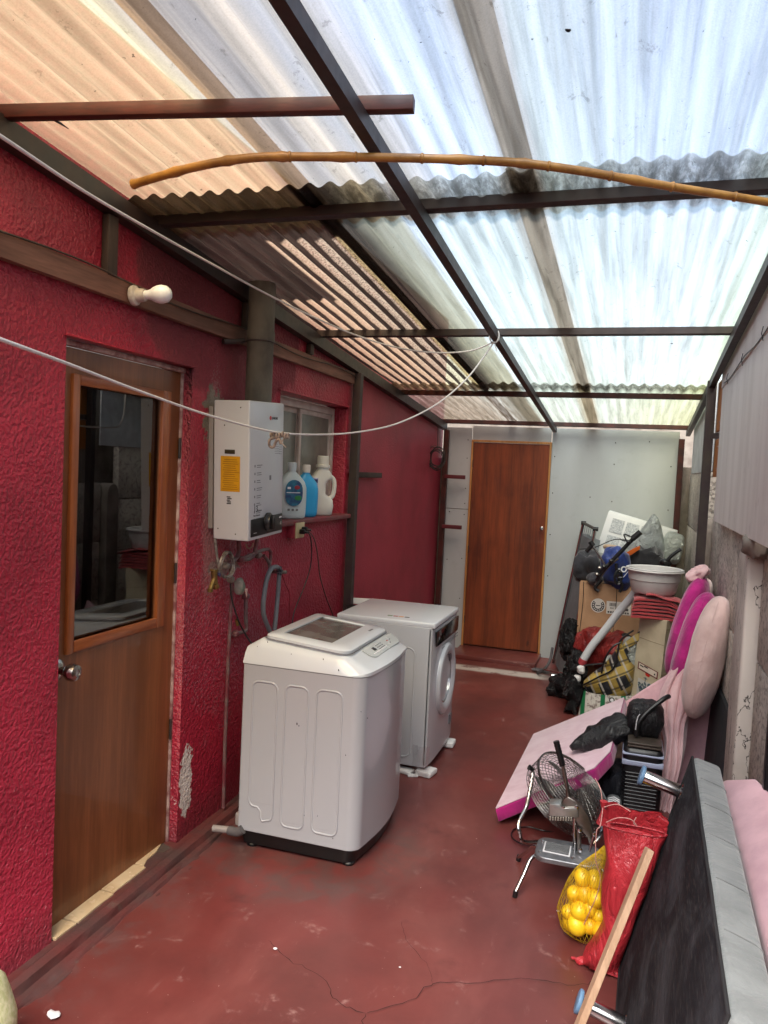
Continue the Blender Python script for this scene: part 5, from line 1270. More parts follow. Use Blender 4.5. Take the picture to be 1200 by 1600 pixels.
for i, f_ in enumerate(ft):
    sx = -1 if i < 2 else 1; y0_ = 3.315 if i % 2 == 0 else 3.395; xe = -.25 if i < 2 else -.10
    pth = [Vector((xe, y0_, zp-.008)), Vector((xe+sx*.05, y0_, zp-.004)), Vector((xe+sx*.075, y0_*.8+f_.y*.2, zp-.014)), f_.lerp(Vector((xe+sx*.05, y0_, zp)), .45)+Vector((sx*.006, 0, .012)), f_+Vector((0, 0, .014))]
    b = B(); b.tube(pth, .0085, 12, sm=6); lg = b.build('leg', m_chrome, jp)
    b = B(); b.tube([f_+Vector((-sx*.004, 0, .026)), f_+Vector((0, 0, .0))], .0105, 12); b.build('rubber_foot', m_black, lg)
# uprights, guide, arm, pusher head, lever
b = B(); b.tube([J(898, 1334), J(898, 1262)], .0085, 12); b.build('guide_rod', m_chrome, jp)
b = B(); b.slab([J(902, 1331, YJ-.008), J(908, 1332, YJ-.008), J(908, 1296, YJ-.008), J(904, 1293, YJ-.008), J(901, 1297, YJ-.008)], (0, .016, 0), .003); b.build('guide_plate', m_alu, jp)
arm = [J(876, 1258), J(880, 1248), J(888, 1243), J(900, 1250), J(912, 1262), J(921, 1276), J(926, 1292), J(931, 1308), J(927, 1317), J(921, 1318), J(917, 1305), J(909, 1297), J(905, 1290), J(900, 1282), J(896, 1272), J(888, 1264)]
b = B(); b.slab([p-Vector((0, .013, 0)) for p in arm], (0, .026, 0), .005, 3); b.build('cast_arm', m_alu, jp)
b = B(); b.tube([J(929, 1303, YJ-.02), J(921, 1330, YJ-.02)], .006, 10); b.build('link', m_chrome, jp)
hd = thing; b = B(); b.slab([J(858, 1256, YJ-.03), J(876, 1257, YJ-.03), J(878, 1263, YJ-.03), J(902, 1262, YJ-.03), J(904, 1278, YJ-.03), J(858, 1275, YJ-.03)], (0, .065, 0), .004, 2); ph_ = b.build('pusher_head', M('cast_head', '#a9a9a5', .35, .8, .1, 30), jp)
for k in range(9):
    for j in range(3):
        p = J(860+4.1*k, 1277+.15*k, YJ-.022+.024*j); b = B(); b.box(p-Vector((0, 0, .003)), (.006, .014, .016), bev=.001, seg=1); b.build('tooth', M('steel_tooth', '#b5b0a4', .4, .6) if (k, j) == (0, 0) else bpy.data.materials['steel_tooth'], ph_)
for x, y in ((880, 1262), (901, 1261), (906, 1297), (907, 1328), (929, 1303)):
    b = B(); b.lathe([(.009, 0), (.009, .006), (0, .009)], toward(J(x, y, YJ-.022), (0, -1, 0)), 12); b.build('bolt', m_chrome, jp)
b = B(); b.tube([J(889, 1250), J(887, 1235), J(879, 1194), J(878, 1190)], [.013, .0085, .0075, .0075], 12); lv_ = b.build('lever', m_alu, jp)
b = B(); pa, pb = J(879, 1196), J(869, 1158); b.tube([pa.lerp(pb, k/16) for k in range(17)], [.0125+(.0014 if k % 2 else 0) for k in range(17)], 12); b.build('grip', m_black, lv_)

# ------------------------------------------------------------------ round metal fan tipped back behind the press
FC = at(887, 1240, Y=3.84)
fn_n = (-FW*.40 + (RT*.565+UP*.825)*.90).normalized(); fn_m = (RT*.825-UP*.565).normalized(); fn_k = fn_n.cross(fn_m)
FM = frame_m(FC, fn_m, fn_k, fn_n)
fan = thing('drum_fan', 'round chrome wire fan tipped back on its tube stand behind the hand press', 'fan', mtx=FM)
m_wire = M('chrome_wire', '#a8a6a2', .25, 1, .1, 10)
RF = .205
for s_ in (1, -1):
    b = B()
    for k in range(13): r_ = RF*(.12+.88*k/12); b.tube([(r_*math.cos(a), r_*math.sin(a), s_*(.05+.035*(1-(r_/RF)**2))) for a in [i*2*math.pi/40 for i in range(40)]], .0013, 5, closed=True)
    for k in range(28):
        a = 2*math.pi*k/28; b.tube([(r_*math.cos(a+.6*r_), r_*math.sin(a+.6*r_), s_*(.05+.035*(1-(r_/RF)**2))) for r_ in [RF*j/7 for j in range(1, 8)]], .0012, 5)
    o = b.build('wire_guard', m_wire, fan, local=True, smooth=90); o['kind'] = 'stuff'
b = B(); b.rings([[(rr*math.cos(a), rr*math.sin(a), z) for a in [i*2*math.pi/48 for i in range(48)]] for rr, z in ((RF-.001, .038), (RF+.004, .039), (RF+.004, .051), (RF-.001, .052), (RF-.004, .05), (RF-.004, .04), (RF-.001, .038))], caps=False); b.build('rim_band', M('dull_chrome', '#8d8b88', .3, 1), fan, local=True)
b = B()
for k in range(7): b.tube([((RF+.001)*math.cos(a), (RF+.001)*math.sin(a), -.05+.013*k) for a in [i*2*math.pi/44 for i in range(44)]], .0014, 5, closed=True)
for k in range(14): a = 2*math.pi*k/14; b.tube([(RF*math.cos(a), RF*math.sin(a), -.05), (RF*math.cos(a+.1), RF*math.sin(a+.1), .04)], .0013, 5)
o = b.build('side_wires', m_wire, fan, local=True, smooth=90); o['kind'] = 'stuff'
for k in range(4):
    b = B()
    def bl(u, v, k=k): r_ = .035+.145*u; a = R(90*k)+(v-.5)*(1.15-.2*u)+u*.5; return (r_*math.cos(a), r_*math.sin(a), (v-.5)*.045)
    b.grid(bl, 8, 6); o = b.build('blade', M('fan_blade', '#5c5753', .45, .4), fan, local=True, smooth=90)
b = B(); b.lathe([(.0, -.09), (.05, -.085), (.058, -.03), (.04, .02), (.02, .03), (0, .032)], n=24); b.build('motor', M('motor_grey', '#4b4744', .4, .5), fan, local=True)
b = B(); pth = [at(833, 1206, Y=3.80), at(828, 1235, Y=3.74), at(822, 1262, Y=3.68), at(811, 1285, Y=3.62), at(812, 1302, Y=3.60), at(820, 1316, Y=3.62), at(860, 1330, Y=3.75)]
for p in pth: p.z = max(p.z, .012)
b.tube(pth, .010, 10, sm=6); b.tube([at(941, 1282, Y=3.84), at(936, 1310, Y=3.72), at(905, 1330, Y=3.70), at(860, 1330, Y=3.75)], .010, 10, sm=5); b.build('tube_stand', m_chrome, fan)
b = B(); b.tube([(-RF-.025, 0, 0), (-RF+.005, 0, 0)], [.014, .009], 10); b.build('pivot_knob', m_black, fan, local=True)
b = B(); b.tube([at(870, 1300, Y=3.9), at(850, 1298, Z=.006), at(825, 1292, Z=.006), at(803, 1296, Z=.006), at(800, 1308, Z=.006), at(815, 1318, Z=.006), at(845, 1322, Z=.006)], .0032, 6, sm=6); single(b, 'fan_cord', m_black, 'thin black fan cord looping on the red floor left of the fan', 'cord')

# ------------------------------------------------------------------ pink mattress pad, jacket
m_mag = cloth('magenta_velvet', '#a8106e', '#86105c', .2, 320, fold=.5, fs=9)
m_pad = cloth('pale_pink_pad', '#dcc2cb', '#d0b0bb', .25, 200, fold=.12)
md_ = thing('foam_pad', 'pale pink foam mattress pad with magenta sides, one edge on the floor, the other propped', 'mattress', (-.5, 3.9, 0))
q4 = [Vector((-.548, 3.845, .012)), Vector((-.085, 4.02, .235)), Vector((-.015, 4.16, .285)), Vector((.04, 5.2, .30)), Vector((-.50, 4.98, .045))]
up4 = Vector((-.30, -.05, .95)).normalized()
b = B(); b.slab(q4, up4*.066, .008, 3); b.build('magenta_side', m_mag, md_)
b = B(); c_ = sum(q4, Vector())/5; b.slab([c_+(p-c_)*.992+up4*.0665 for p in q4], up4*.008, .004, 2); b.build('top_face', m_pad, md_)
b = B(); q = at(964, 1102, Y=5.1); b.blob(q, (.03, .02, .012), amp=.004, fr=40, p=1.4); b.build('label_tab', M('magenta_tab', '#d0208a', .6), md_)
pa, pb = at(893, 1170, Y=4.3), at(985, 1128, Y=4.45); d = (pb-pa); mr = toward((0, 0, 0), d).to_3x3(); b = B()
N = 26; rings = []
for j in range(N+1):
    s = j/N; c = pa+d*s*1.0; rr = .018+.050*min(1, s*2.6)**.8+.018*s; rr *= math.sqrt(max(.02, 1-max(0, (s-.86)/.14)**2)); ring = []
    for k in range(28):
        a = 2*math.pi*k/28; w = Vector((math.cos(a)*1.15, math.sin(a)*.8, 0))*rr; q = c+mr@w; nn = .010*(.5-2*abs(noise.noise(q*13)))+.006*noise.noise(q*34); ring.append(q+(mr@w).normalized()*nn)
    rings.append(ring)
b.rings(rings); m_puf = plasticbag('black_puffy_nylon', '#17181b', '#0f1013', .42, .5, 12)
single(b, 'rolled_jacket', m_puf, 'rolled black quilted nylon jacket lying across the pale pink mattress pad', 'jacket', smooth=80)
b = B(); b.slab([at(925, 1130, Y=5.2), at(1000, 1079, Y=5.25), at(1062, 1040, Y=5.3), at(1064, 1078, Y=5.25), at(1012, 1122, Y=5.2), at(998, 1150, Y=5.1), at(960, 1150, Y=5.1)], (.02, .10, -.05), .02, 3)
single(b, 'folded_pink_cover', m_pink, 'folded dusty pink cover between the black jacket and the beige box', 'cover')

# ------------------------------------------------------------------ suitcase, backpack and what lies beside
sc = thing('black_suitcase', 'black ribbed suitcase with pale blue stripes standing behind the red sack', 'suitcase', (.12, 4.35, 0))
b = B(); b.box((.125, 4.36, .185), (.20, .30, .37), bev=.035, seg=5); b.build('shell', M('suitcase_shell', '#17171a', .35, 0, .1, 20), sc)
m_bs = M('pale_blue_band', '#a9b2cc', .4)
for z, h in ((.335, .012), (.290, .028)):
    b = B(); b.box((.125, 4.36, z), (.206, .306, h), bev=.006, seg=3); b.build('band', m_bs, sc)
for k in range(11):
    b = B(); b.tube([(.024, 4.235, .05+.019*k), (.045, 4.208, .05+.019*k), (.20, 4.208, .05+.019*k)], .0035, 6); b.build('rib', bpy.data.materials['suitcase_shell'], sc)
for z in (.375, .39):
    b = B(); b.box((.13, 4.35, z), (.17, .26, .012), bev=.005); b.build('zip_edge', M('zip_metal_%d' % int(z*1000), '#5b524a', .4, .5), sc)
bp = thing('black_backpack', 'black backpack with a thick shoulder strap resting on top of the suitcase', 'backpack', (.13, 4.4, .47))
b = B(); b.blob((.13, 4.42, .47), (.095, .11, .095), p=3, amp=.014, fr=14, seed=8, ridge=True, amp2=.004, fr2=40); b.build('bag_body', m_puf, bp, smooth=80)
b = B(); b.tube([at(994, 1150, Y=4.3), at(998, 1130, Y=4.3), at(1012, 1112, Y=4.32), at(1036, 1093, Y=4.36), at(1045, 1088, Y=4.4)], .013, 10, sm=6); b.build('strap', m_black, bp)
b = B(); b.tube([at(993, 1140, Y=4.28), at(996, 1122, Y=4.28), at(1000, 1116, Y=4.28)], .003, 6, sm=3); b.build('piping', m_white, bp)
b = B(); b.blob((-.02, 4.42, .10), (.10, .16, .10), p=2.6, amp=.03, fr=10, seed=11, ridge=True); single(b, 'dark_bag', plasticbag('navy_bag', '#191a26', '#12131b', .6), 'dark navy bag squeezed under the propped mattress pad', 'bag', smooth=80)
shoe = thing('grey_sneaker', 'grey and white sneaker lying in the shadow beside the suitcase', 'shoe', (-.0, 4.15, 0))
b = B(); b.blob((-.005, 4.17, .055), (.042, .12, .042), p=2.6, amp=.006, fr=20); b.build('upper', M('shoe_grey', '#7d7f82', .8, 0, .3, 20), shoe)
b = B(); b.box((-.005, 4.17, .012), (.085, .25, .024), bev=.01); b.build('sole', m_white, shoe)
for k in range(4):
    b = B(); b.tube([(-.035, 4.11+.025*k, .092), (-.005, 4.12+.025*k, .101), (.025, 4.11+.025*k, .092)], .003, 6); b.build('lace', m_white, shoe)

# ------------------------------------------------------------------ quilted pink headboard, board and cushions
hb = thing('quilted_headboard', 'pink channel quilted headboard drooping against the wall below the cushions', 'headboard', (.2, 4.3, 0))
Lc = [(1062, 1020), (1045, 1050), (1033, 1080), (1029, 1115), (1034, 1150), (1036, 1175), (1028, 1210), (1014, 1255), (1004, 1290)]
Rc = [(1100, 1020), (1096, 1060), (1088, 1095), (1078, 1125), (1072, 1155), (1066, 1185), (1062, 1215), (1056, 1255), (1052, 1290)]
Lp = smooth_path([at(x, y, Y=4.66-.03*i) for i, (x, y) in enumerate(Lc)], 5); Rp = smooth_path([at(x, y, Y=4.62-.03*i) for i, (x, y) in enumerate(Rc)], 5)
b = B(); nl = len(Lp)-1
def qf(u, v):
    i = min(int(v*nl), nl-1); f = v*nl-i; L1 = Lp[i].lerp(Lp[i+1], f); R1 = Rp[i].lerp(Rp[i+1], f); p = L1.lerp(R1, u)
    r_ = abs(math.sin(math.pi*u*4)); e = min(1, 8*u, 8*(1-u)); p.y -= .028*r_**.6*e+.02*e+.008*noise.noise(p*14); p.x += .006*math.sin(v*14+u*6)
    return p
b.grid(qf, 64, 60); b.build('quilted_front', m_pink2, hb, smooth=80)
b = B()
def qb(u, v):
    p = qf(u, v); i = min(int(v*nl), nl-1); return Vector((p.x, Lp[i].y+.05, p.z))
b.grid(qb, 8, 20); b.build('back_board', m_pink, hb, smooth=80)
for k, (u, v) in enumerate(((.25, .38), (.25, .62), (.5, .45), (.5, .72), (.75, .55))):
    b = B(); b.blob(qf(u, v)+Vector((0, -.004, 0)), (.006, .004, .006), nu=10, nv=6); b.build('tuft_button', m_pink2, hb)
b = B(); b.slab([at(1060, 1078, Y=4.82), at(1127, 1083, Y=4.8), at(1114, 1140, Y=4.76), at(1100, 1230, Y=4.7), at(1090, 1330, Y=4.65), at(1040, 1330, Y=4.65), at(1050, 1200, Y=4.7)], (.004, .05, .0), .012, 3)
single(b, 'upholstered_backboard', m_pink, 'flat dusty pink upholstered panel standing behind the quilted headboard', 'panel')
b = B(); b.box((.485, 4.3, .33), (.02, .9, .66), rot=(0, R(3), 0), bev=.004); single(b, 'dark_board', M('black_board', '#23262a', .7, 0, .2, 6), 'dark board against the concrete fence behind the pink panel', 'board')
def cushion(name, label, top, bot, w, dep, Y, mat, seed, seam=True):
    a, c = at(*bot, Y=Y), at(*top, Y=Y); ax = (c-a); Ln = ax.length/2; z = ax.normalized(); y = Vector((.25, 1, 0)); y = (y-z*y.dot(z)).normalized(); x = y.cross(z)
    rt = thing(name, label, 'cushion', mtx=frame_m(a, x, y, z), group='cushions piled on the headboard')
    b = B(); b.blob((0, 0, Ln), (w/2, dep/2, Ln), p=2.35, amp=.008, fr=7, seed=seed, nu=36, nv=26, amp2=.0015, fr2=30); b.build('cushion_cover', mat, rt, local=True, smooth=90)
    if seam:
        b = B(); b.tube([(0, dep/2*.985*math.copysign(abs(math.cos(t_))**(2/2.35), math.cos(t_)), Ln+Ln*.985*math.copysign(abs(math.sin(t_))**(2/2.35), math.sin(t_))) for t_ in [i*2*math.pi/48 for i in range(48)]], .0042, 6, closed=True); b.build('seam', mat, rt, local=True)
m_mag1 = cloth('deep_pink_velvet', '#b8187c', '#8f1264', .2, 320, fold=.55, fs=10)
m_crm = cloth('cream_pink_velvet', '#dcc0ba', '#cdaca7', .25, 320, fold=.5, fs=9)
cushion('round_cushion', 'rear magenta velvet cushion, half hidden under the ruffled pink cloth', (1098, 902), (1050, 1058), .165, .36, 5.02, m_mag1, 1)
cushion('round_cushion', 'front magenta velvet cushion between the rear one and the pale pink one', (1108, 925), (1058, 1094), .165, .38, 4.76, m_mag1, 2)
cushion('round_cushion', 'large pale pink velvet cushion, nearest the camera in the cushion pile', (1128, 932), (1082, 1121), .180, .36, 4.45, m_crm, 3)
cushion('round_cushion', 'small cream cushion edge behind the magenta cushions, by the steel post', (1105, 905), (1098, 950), .07, .2, 5.2, m_crm, 4)
b = B(); b.blob(at(1091, 897, Y=5.02), (.068, .06, .038), mtx=Euler((0, R(-32), 0)).to_matrix(), amp=.022, fr=17, ridge=True, seed=6, nu=40, nv=26, amp2=.006, fr2=50)
single(b, 'ruffled_pink_cloth', m_pink2, 'crumpled ruffled pink cloth lying on top of the rear magenta cushion', 'cloth', smooth=80)

# ------------------------------------------------------------------ beige tree box, folded red cloths, grey basin
m_bei = M('beige_cardboard', '#c2b79c', .75, 0, .12, 5, '#aca087', bump=.15, bs=20, bd=.003, dirt=.15)
P0, P1, P2 = at(1000, 962, Y=5.86), at(1043, 962, Y=5.70), at(1061, 966, Y=5.86); P3 = P0+P2-P1
for p in (P0, P1, P2, P3): p.z = .800
Q0, Q1, Q2, Q3 = [p+Vector((-.035, 0, -.798)) for p in (P0, P1, P2, P3)]
tb_ = thing('tree_box', 'tall beige cardboard box with a printed blue fir tree, under the folded red cloths', 'box', ((P0+P2)/2).to_tuple()[:2]+(0,))
b = B(); b.hexa([Q0, Q1, Q2, Q3, P0, P1, P2, P3]); b.build('box_body', m_bei, tb_, smooth=0)
def onface(s, t_): a = Q0.lerp(Q1, s); c = P0.lerp(P1, s); return a.lerp(c, t_)
fx = (onface(1, .5)-onface(0, .5)).normalized(); fz = (onface(.5, 1)-onface(.5, 0)).normalized(); fnn = fx.cross(fz)
if fnn.y > 0: fnn = -fnn
b = B()
def fq(s, t_, e=.0015): return onface(s, t_)+fnn*e
b.raw([fq(.14, .585), fq(.90, .54), fq(.90, .475), fq(.14, .52)], [(0, 1, 2, 3)]); fa = b.build('label_frame', M('maroon_print', '#6e2a2c', .6), tb_, smooth=0)
b = B(); b.raw([fq(.18, .575, .0025), fq(.86, .535, .0025), fq(.86, .487, .0025), fq(.18, .528, .0025)], [(0, 1, 2, 3)]); b.build('label_field', M('cream_print', '#d5c8b8', .6), fa, smooth=0)
b = B()
for s_, e_ in ((.22, .36), (.38, .52)): b.raw([fq(s_, .562, .0035), fq(e_, .552, .0035), fq(e_, .541, .0035), fq(s_, .551, .0035)], [(0, 1, 2, 3)])
b.raw([fq(.76, .52, .0035), fq(.81, .517, .0035), fq(.81, .503, .0035), fq(.76, .506, .0035)], [(0, 1, 2, 3)]); b.build('label_print', m_print, fa, smooth=0)
b = B(); b.raw([fq(.44, .502), fq(.62, .490), fq(.60, .470), fq(.46, .478)], [(0, 1, 2, 3)]); b.build('red_mark', m_redp, tb_, smooth=0)
b = B(); b.raw([fq(.20, .44, .001), fq(.84, .41, .001), fq(.84, .20, .001), fq(.20, .22, .001)], [(0, 1, 2, 3)]); b.build('picture_field', M('pale_print', '#cfccc4', .6), tb_, smooth=0)
mtree = M('blue_print', '#3d4a68', .6, 0, .4, 60, '#5f7268'); b = B(); random.seed(5)
for k in range(64):
    t_ = random.random(); wv = .02+.20*t_; s_ = .47+random.uniform(-wv, wv)-.02; tt = .225+.185*t_; h = random.uniform(.012, .02); w = random.uniform(.03, .05); g_ = random.uniform(-.006, .006)
    b.raw([fq(s_-w, tt+g_, .002+.0001*k), fq(s_, tt-h, .002+.0001*k), fq(s_+w, tt-g_, .002+.0001*k), fq(s_, tt+h*.8, .002+.0001*k)], [(0, 1, 2, 3)])
b.raw([fq(.455, .455, .002), fq(.485, .455, .002), fq(.485, .40, .002), fq(.455, .40, .002)], [(0, 1, 2, 3)]); b.raw([fq(.38, .452, .0025), fq(.56, .445, .0025), fq(.47, .462, .0025)], [(0, 1, 2)]); o = b.build('tree_print', mtree, tb_, smooth=0); o['kind'] = 'stuff'
for tt in (.80, .17):
    b = B(); b.tube([fq(.0, tt, .0005), fq(.5, tt-.012, .0005), fq(1, tt-.02, .0005)], .0016, 4); b.build('crease', M('crease_%d' % int(tt*100), '#8f846b', .8), tb_)
for tt in (.92, .70, .52, .46, .40, .34):
    a1, c1_ = Q1.lerp(P1, tt), Q2.lerp(P2, tt-.01); b = B(); b.tube([a1+Vector((.002, -.002, 0)), c1_+Vector((.002, -.002, 0))], .0018, 4); b.build('crease', bpy.data.materials['crease_80'], tb_)
m_salm = cloth('salmon_red_cloth', '#a8383c', '#8f2c32', .3, 260, fold=.2)
fc_ = thing('folded_cloths', 'stack of folded salmon red cloths between the beige box and the grey basin', 'cloth', (.19, 5.88, .8))
for k in range(6):
    zc = .806+.0245*k; wv = .325-.006*k; b = B(); rr = .012; prof_ = []
    x0_, x1_ = .19-wv/2+.004*math.sin(k*2), .19+wv/2+.006*math.cos(k*3)
    def lf(u, v, zc=zc, x0_=x0_, x1_=x1_, k=k):
        x = x0_+u*(x1_-x0_); sag = -.016*max(0, (u-.72)/.28)**1.6-.006*max(0, (.12-u)/.12)
        a = v*2*math.pi; return Vector((x, 5.87+.145*math.copysign(min(1, abs(math.cos(a))*1.25), math.cos(a)), zc+sag*(1+.2*k)+.0115*math.sin(a)+.004*noise.noise(Vector((x*9, k*3, a)))))
    b.rings([[lf(i/22, j/20) for j in range(20)] for i in range(23)]); b.build('cloth_fold', m_salm, fc_, smooth=70)
b = B(); b.rings([[Vector((.12+.25*u, 5.83+.12*math.cos(a), .963-.05*u*u+.012*math.sin(a)+.006*math.sin(u*9))) for a in [2*math.pi*j/18 for j in range(18)]] for u in [i/16 for i in range(17)]]); b.build('loose_fold', m_salm, fc_, smooth=70)
BC = (.170, 5.90, .958)
bs_ = thing('plastic_basin', 'round light grey plastic basin standing on the folded red cloths', 'basin', BC)
m_bas = M('grey_plastic', '#c2c0be', .38, 0, .04, 6)
b = B(); b.lathe([(0, .003), (.142, .003), (.152, .012), (.170, .095), (.176, .098), (.183, .165), (.197, .170), (.198, .178), (.190, .181), (.180, .176), (.165, .09), (.142, .014), (0, .012)], Matrix.Translation(BC), 56, caps=False); b.build('bowl', m_bas, bs_, smooth=40)
b = B(); b.tube([(BC[0]+.196*math.cos(a), BC[1]+.196*math.sin(a), BC[2]+.166+.0*a) for a in [i*2*math.pi/56 for i in range(56)]], .006, 8, closed=True); b.build('rim', m_bas, bs_)

# ------------------------------------------------------------------ big cardboard box with round logo
CB = (-.375, .10, 6.42, 6.86, 0, .925)
cb_ = thing('cardboard_box', 'large brown cardboard box with a round horseshoe logo and a white barcode label', 'box', (-.14, 6.64, 0))
m_kraft = M('kraft_cardboard', '#a07c5d', .8, 0, .12, 5, '#8c6a4d', bump=.15, bs=30, bd=.002, dirt=.15)
b = B(); b.box(((CB[0]+CB[1])/2, (CB[2]+CB[3])/2, .4625), (CB[1]-CB[0], CB[3]-CB[2], .925), bev=.004); b.build('box_body', m_kraft, cb_)
b = B()
for x in (-.345, -.09): b.tube([(x, CB[2]-.002, .93), (x+.004, CB[2]-.003, .75), (x-.012, CB[2]-.003, .45)], .0028, 6, sm=5)
b.build('binding_cord', m_black, cb_)
lc = at(934.5, 946, Y=CB[2]-.001)
mwp = M('white_print', '#cfc9c2', .6)
b = B(); b.lathe([(.056, 0), (.056, .0010), (0, .0010)], toward(lc, (0, -1, 0)), 36); lgo = b.build('round_logo', mwp, cb_)
def arc(b, c, r0, r1, a0, a1, e, n=30):
    for i in range(n):
        t0, t1 = R(a0+(a1-a0)*i/n), R(a0+(a1-a0)*(i+1)/n)
        b.raw([c+Vector((r_*math.cos(t_), -e, r_*math.sin(t_))) for r_, t_ in ((r0, t0), (r1, t0), (r1, t1), (r0, t1))], [(0, 1, 2, 3)])
b = B(); arc(b, lc, .026, .049, 135, 405, .0018); b.build('logo_horseshoe', m_print, lgo, smooth=0)
b = B()
for k in range(11): a = R(150+24*k); p = lc+Vector((.0375*math.cos(a), -.0024, .0375*math.sin(a))); b.lathe([(.0052, 0), (.0052, .0004), (0, .0004)], toward(p, (0, -1, 0)), 6)
o = b.build('logo_lettering', mwp, lgo, smooth=0); o['kind'] = 'stuff'
b = B(); b.box(lc+Vector((0, -.0024, 0)), (.036, .001, .006)); b.build('logo_word', m_print, lgo, smooth=0)
q = [at(948, 939, Y=CB[2]-.001), at(986, 942, Y=CB[2]-.001), at(985, 962, Y=CB[2]-.001), at(947, 958.5, Y=CB[2]-.001)]
b = B(); b.slab(q, (0, -.001, 0)); lb_ = b.build('barcode_label', mwp, cb_, smooth=0)
def lq(s, t_): return q[3].lerp(q[2], s).lerp(q[0].lerp(q[1], s), t_)+Vector((0, -.0018, 0))
b = B(); random.seed(3)
def patch(s0, s1, t0, t1): b.raw([lq(s0, t0), lq(s1, t0), lq(s1, t1), lq(s0, t1)], [(0, 1, 2, 3)])
for s0 in (.12, .62):
    x = s0
    while x < s0+.26: w = random.choice((.008, .014, .02)); patch(x, x+w, .62, .88); x += w+random.choice((.008, .014))
for k in range(9): patch(.06+.10*k, .06+.10*k+.07, .08, .22)
for k in range(3): patch(.16+.05*k, .19+.05*k, .42, .52)
patch(.74, .90, .32, .50); o = b.build('barcode_print', m_print, lb_, smooth=0); o['kind'] = 'stuff'

# ------------------------------------------------------------------ folded cot leaning on the partition
ctm = M('grey_canvas', '#767c82', .6, 0, .12, 4, '#62686e', bump=.3, bs=160, bd=.001)
ct = thing('folded_cot', 'tall folded grey canvas cot leaning on the back wall beside the red door', 'cot', (-.5, 7.0, 0))
A1, A2, A3, A4 = Vector((-.455, 6.80, .03)), Vector((-.615, 7.42, .03)), Vector((-.44, 7.50, 1.24)), Vector((-.315, 7.06, 1.22))
def cf(u, v):
    p = A1.lerp(A2, u).lerp(A4.lerp(A3, u), v); p.x -= .02*math.sin(math.pi*u); p.x += .006*noise.noise(p*7); return p
b = B(); b.grid(cf, 14, 40); bd = b.bm.faces[:]; r_ = bmesh.ops.extrude_face_region(b.bm, geom=bd)
for v in [g_ for g_ in r_['geom'] if isinstance(g_, bmesh.types.BMVert)]: v.co += Vector((.055, .02, 0))
b.build('canvas', ctm, ct, smooth=50)
for pA, pB in ((A1, A4), (A2, A3)):
    d = (pB-pA); b = B(); o_ = Vector((-.004, -.018, 0)) if pA is A1 else Vector((-.014, .01, 0)); b.tube([pA-d.normalized()*.02+o_, pB+d.normalized()*.10+o_], .014, 10); b.build('side_tube', m_chrome, ct)
b = B(); e1, e2 = A4+(A4-A1).normalized()*.10+Vector((-.004, -.018, 0)), A3+(A3-A2).normalized()*.10+Vector((-.014, .01, 0)); b.tube([e1, e2], .014, 10); b.build('end_tube', m_screw, ct)
for e in (e1, e2):
    b = B(); b.tube([e+Vector((-.02, 0, 0)), e+Vector((.025, 0, 0))], .019, 10); b.build('end_cap', m_black, ct)
b = B(); 
for k in range(6): p = A4.lerp(A3, (k+.5)/6); b = B(); b.slab([p, p+Vector((.0, .05, 0)), p+Vector((.012, .05, .09)), p+Vector((.012, 0, .09))], (.004, 0, 0)); b.build('strap', ctm, ct)

# ------------------------------------------------------------------ things heaped on the cardboard box
fp_ = thing('printed_flat_box', 'flat white box with grey printed columns at the top of the heap', 'box', at(990, 850, Y=7.1))
c4 = [at(951, 799, Y=7.2), at(1058, 831, Y=7.2), at(1045, 885, Y=7.1), at(930, 862, Y=7.1)]
b = B(); b.slab(c4, (.01, .06, .01), .002); b.build('box_body', M('white_card', '#cfd2d6', .5, 0, .05, 5), fp_)
mgp = M('grey_columns_print', '#8e959f', .6, 0, .2, 90, '#c4c8cc')
for i in range(3):
    for j in range(2):
        s0, s1, t0, t1 = .09+.21*i, .27+.21*i, .12+.42*j, .46+.42*j
        def cq(s, t_): return c4[0].lerp(c4[1], s).lerp(c4[3].lerp(c4[2], s), t_)+Vector((0, -.003, 0))
        b = B(); b.raw([cq(s0, t0), cq(s1, t0), cq(s1, t1), cq(s0, t1)], [(0, 1, 2, 3)]); b.build('printed_column', mgp, fp_, smooth=0)
def foil(name, c): 
    t = NT(name); co = t.coord(); t.col(c); t.set(Roughness=.30, Metallic=.75); k = t.noise(co, 11, 7, .65, 1.6); t.bump(t.math('ABSOLUTE', t.math('SUBTRACT', k, .5)), 1.0, .05); return t.m
m_foil = foil('silver_foil', '#a9b0b2'); m_foil2 = foil('quilted_foil', '#c3c9c4')
fb = [at(1022, 803, Y=6.95), at(1030, 822, Y=6.9), at(1036, 845, Y=6.9), at(1028, 880, Y=6.85), at(960, 880, Y=6.8), at(985, 850, Y=6.82), at(972, 866, Y=6.8), at(1004, 822, Y=6.9)]
b = B(); rings = []
for (lx, ly), (rx, ry), dp in (((958, 886), (1036, 888), .07), ((966, 872), (1037, 874), .09), ((980, 855), (1038, 856), .10), ((994, 838), (1036, 838), .08), ((1006, 822), (1032, 822), .05), ((1014, 811), (1028, 811), .03), ((1019, 804), (1024, 804), .012)):
    a_, c_ = at(lx, ly, Y=6.86), at(rx, ry, Y=6.86); ring = []
    for k in range(30):
        t_ = 2*math.pi*k/30; q = (a_+c_)/2+(c_-a_)/2*math.cos(t_)+Vector((0, dp*math.sin(t_), 0)); q += Vector((.012, .012, .01))*(.5-2*abs(noise.noise(q*16))); ring.append(q)
    rings.append(ring)
b.rings(rings); single(b, 'silver_cooler_bag', m_foil, 'crumpled silver foil bag peaking in front of the printed flat box', 'bag', smooth=50)
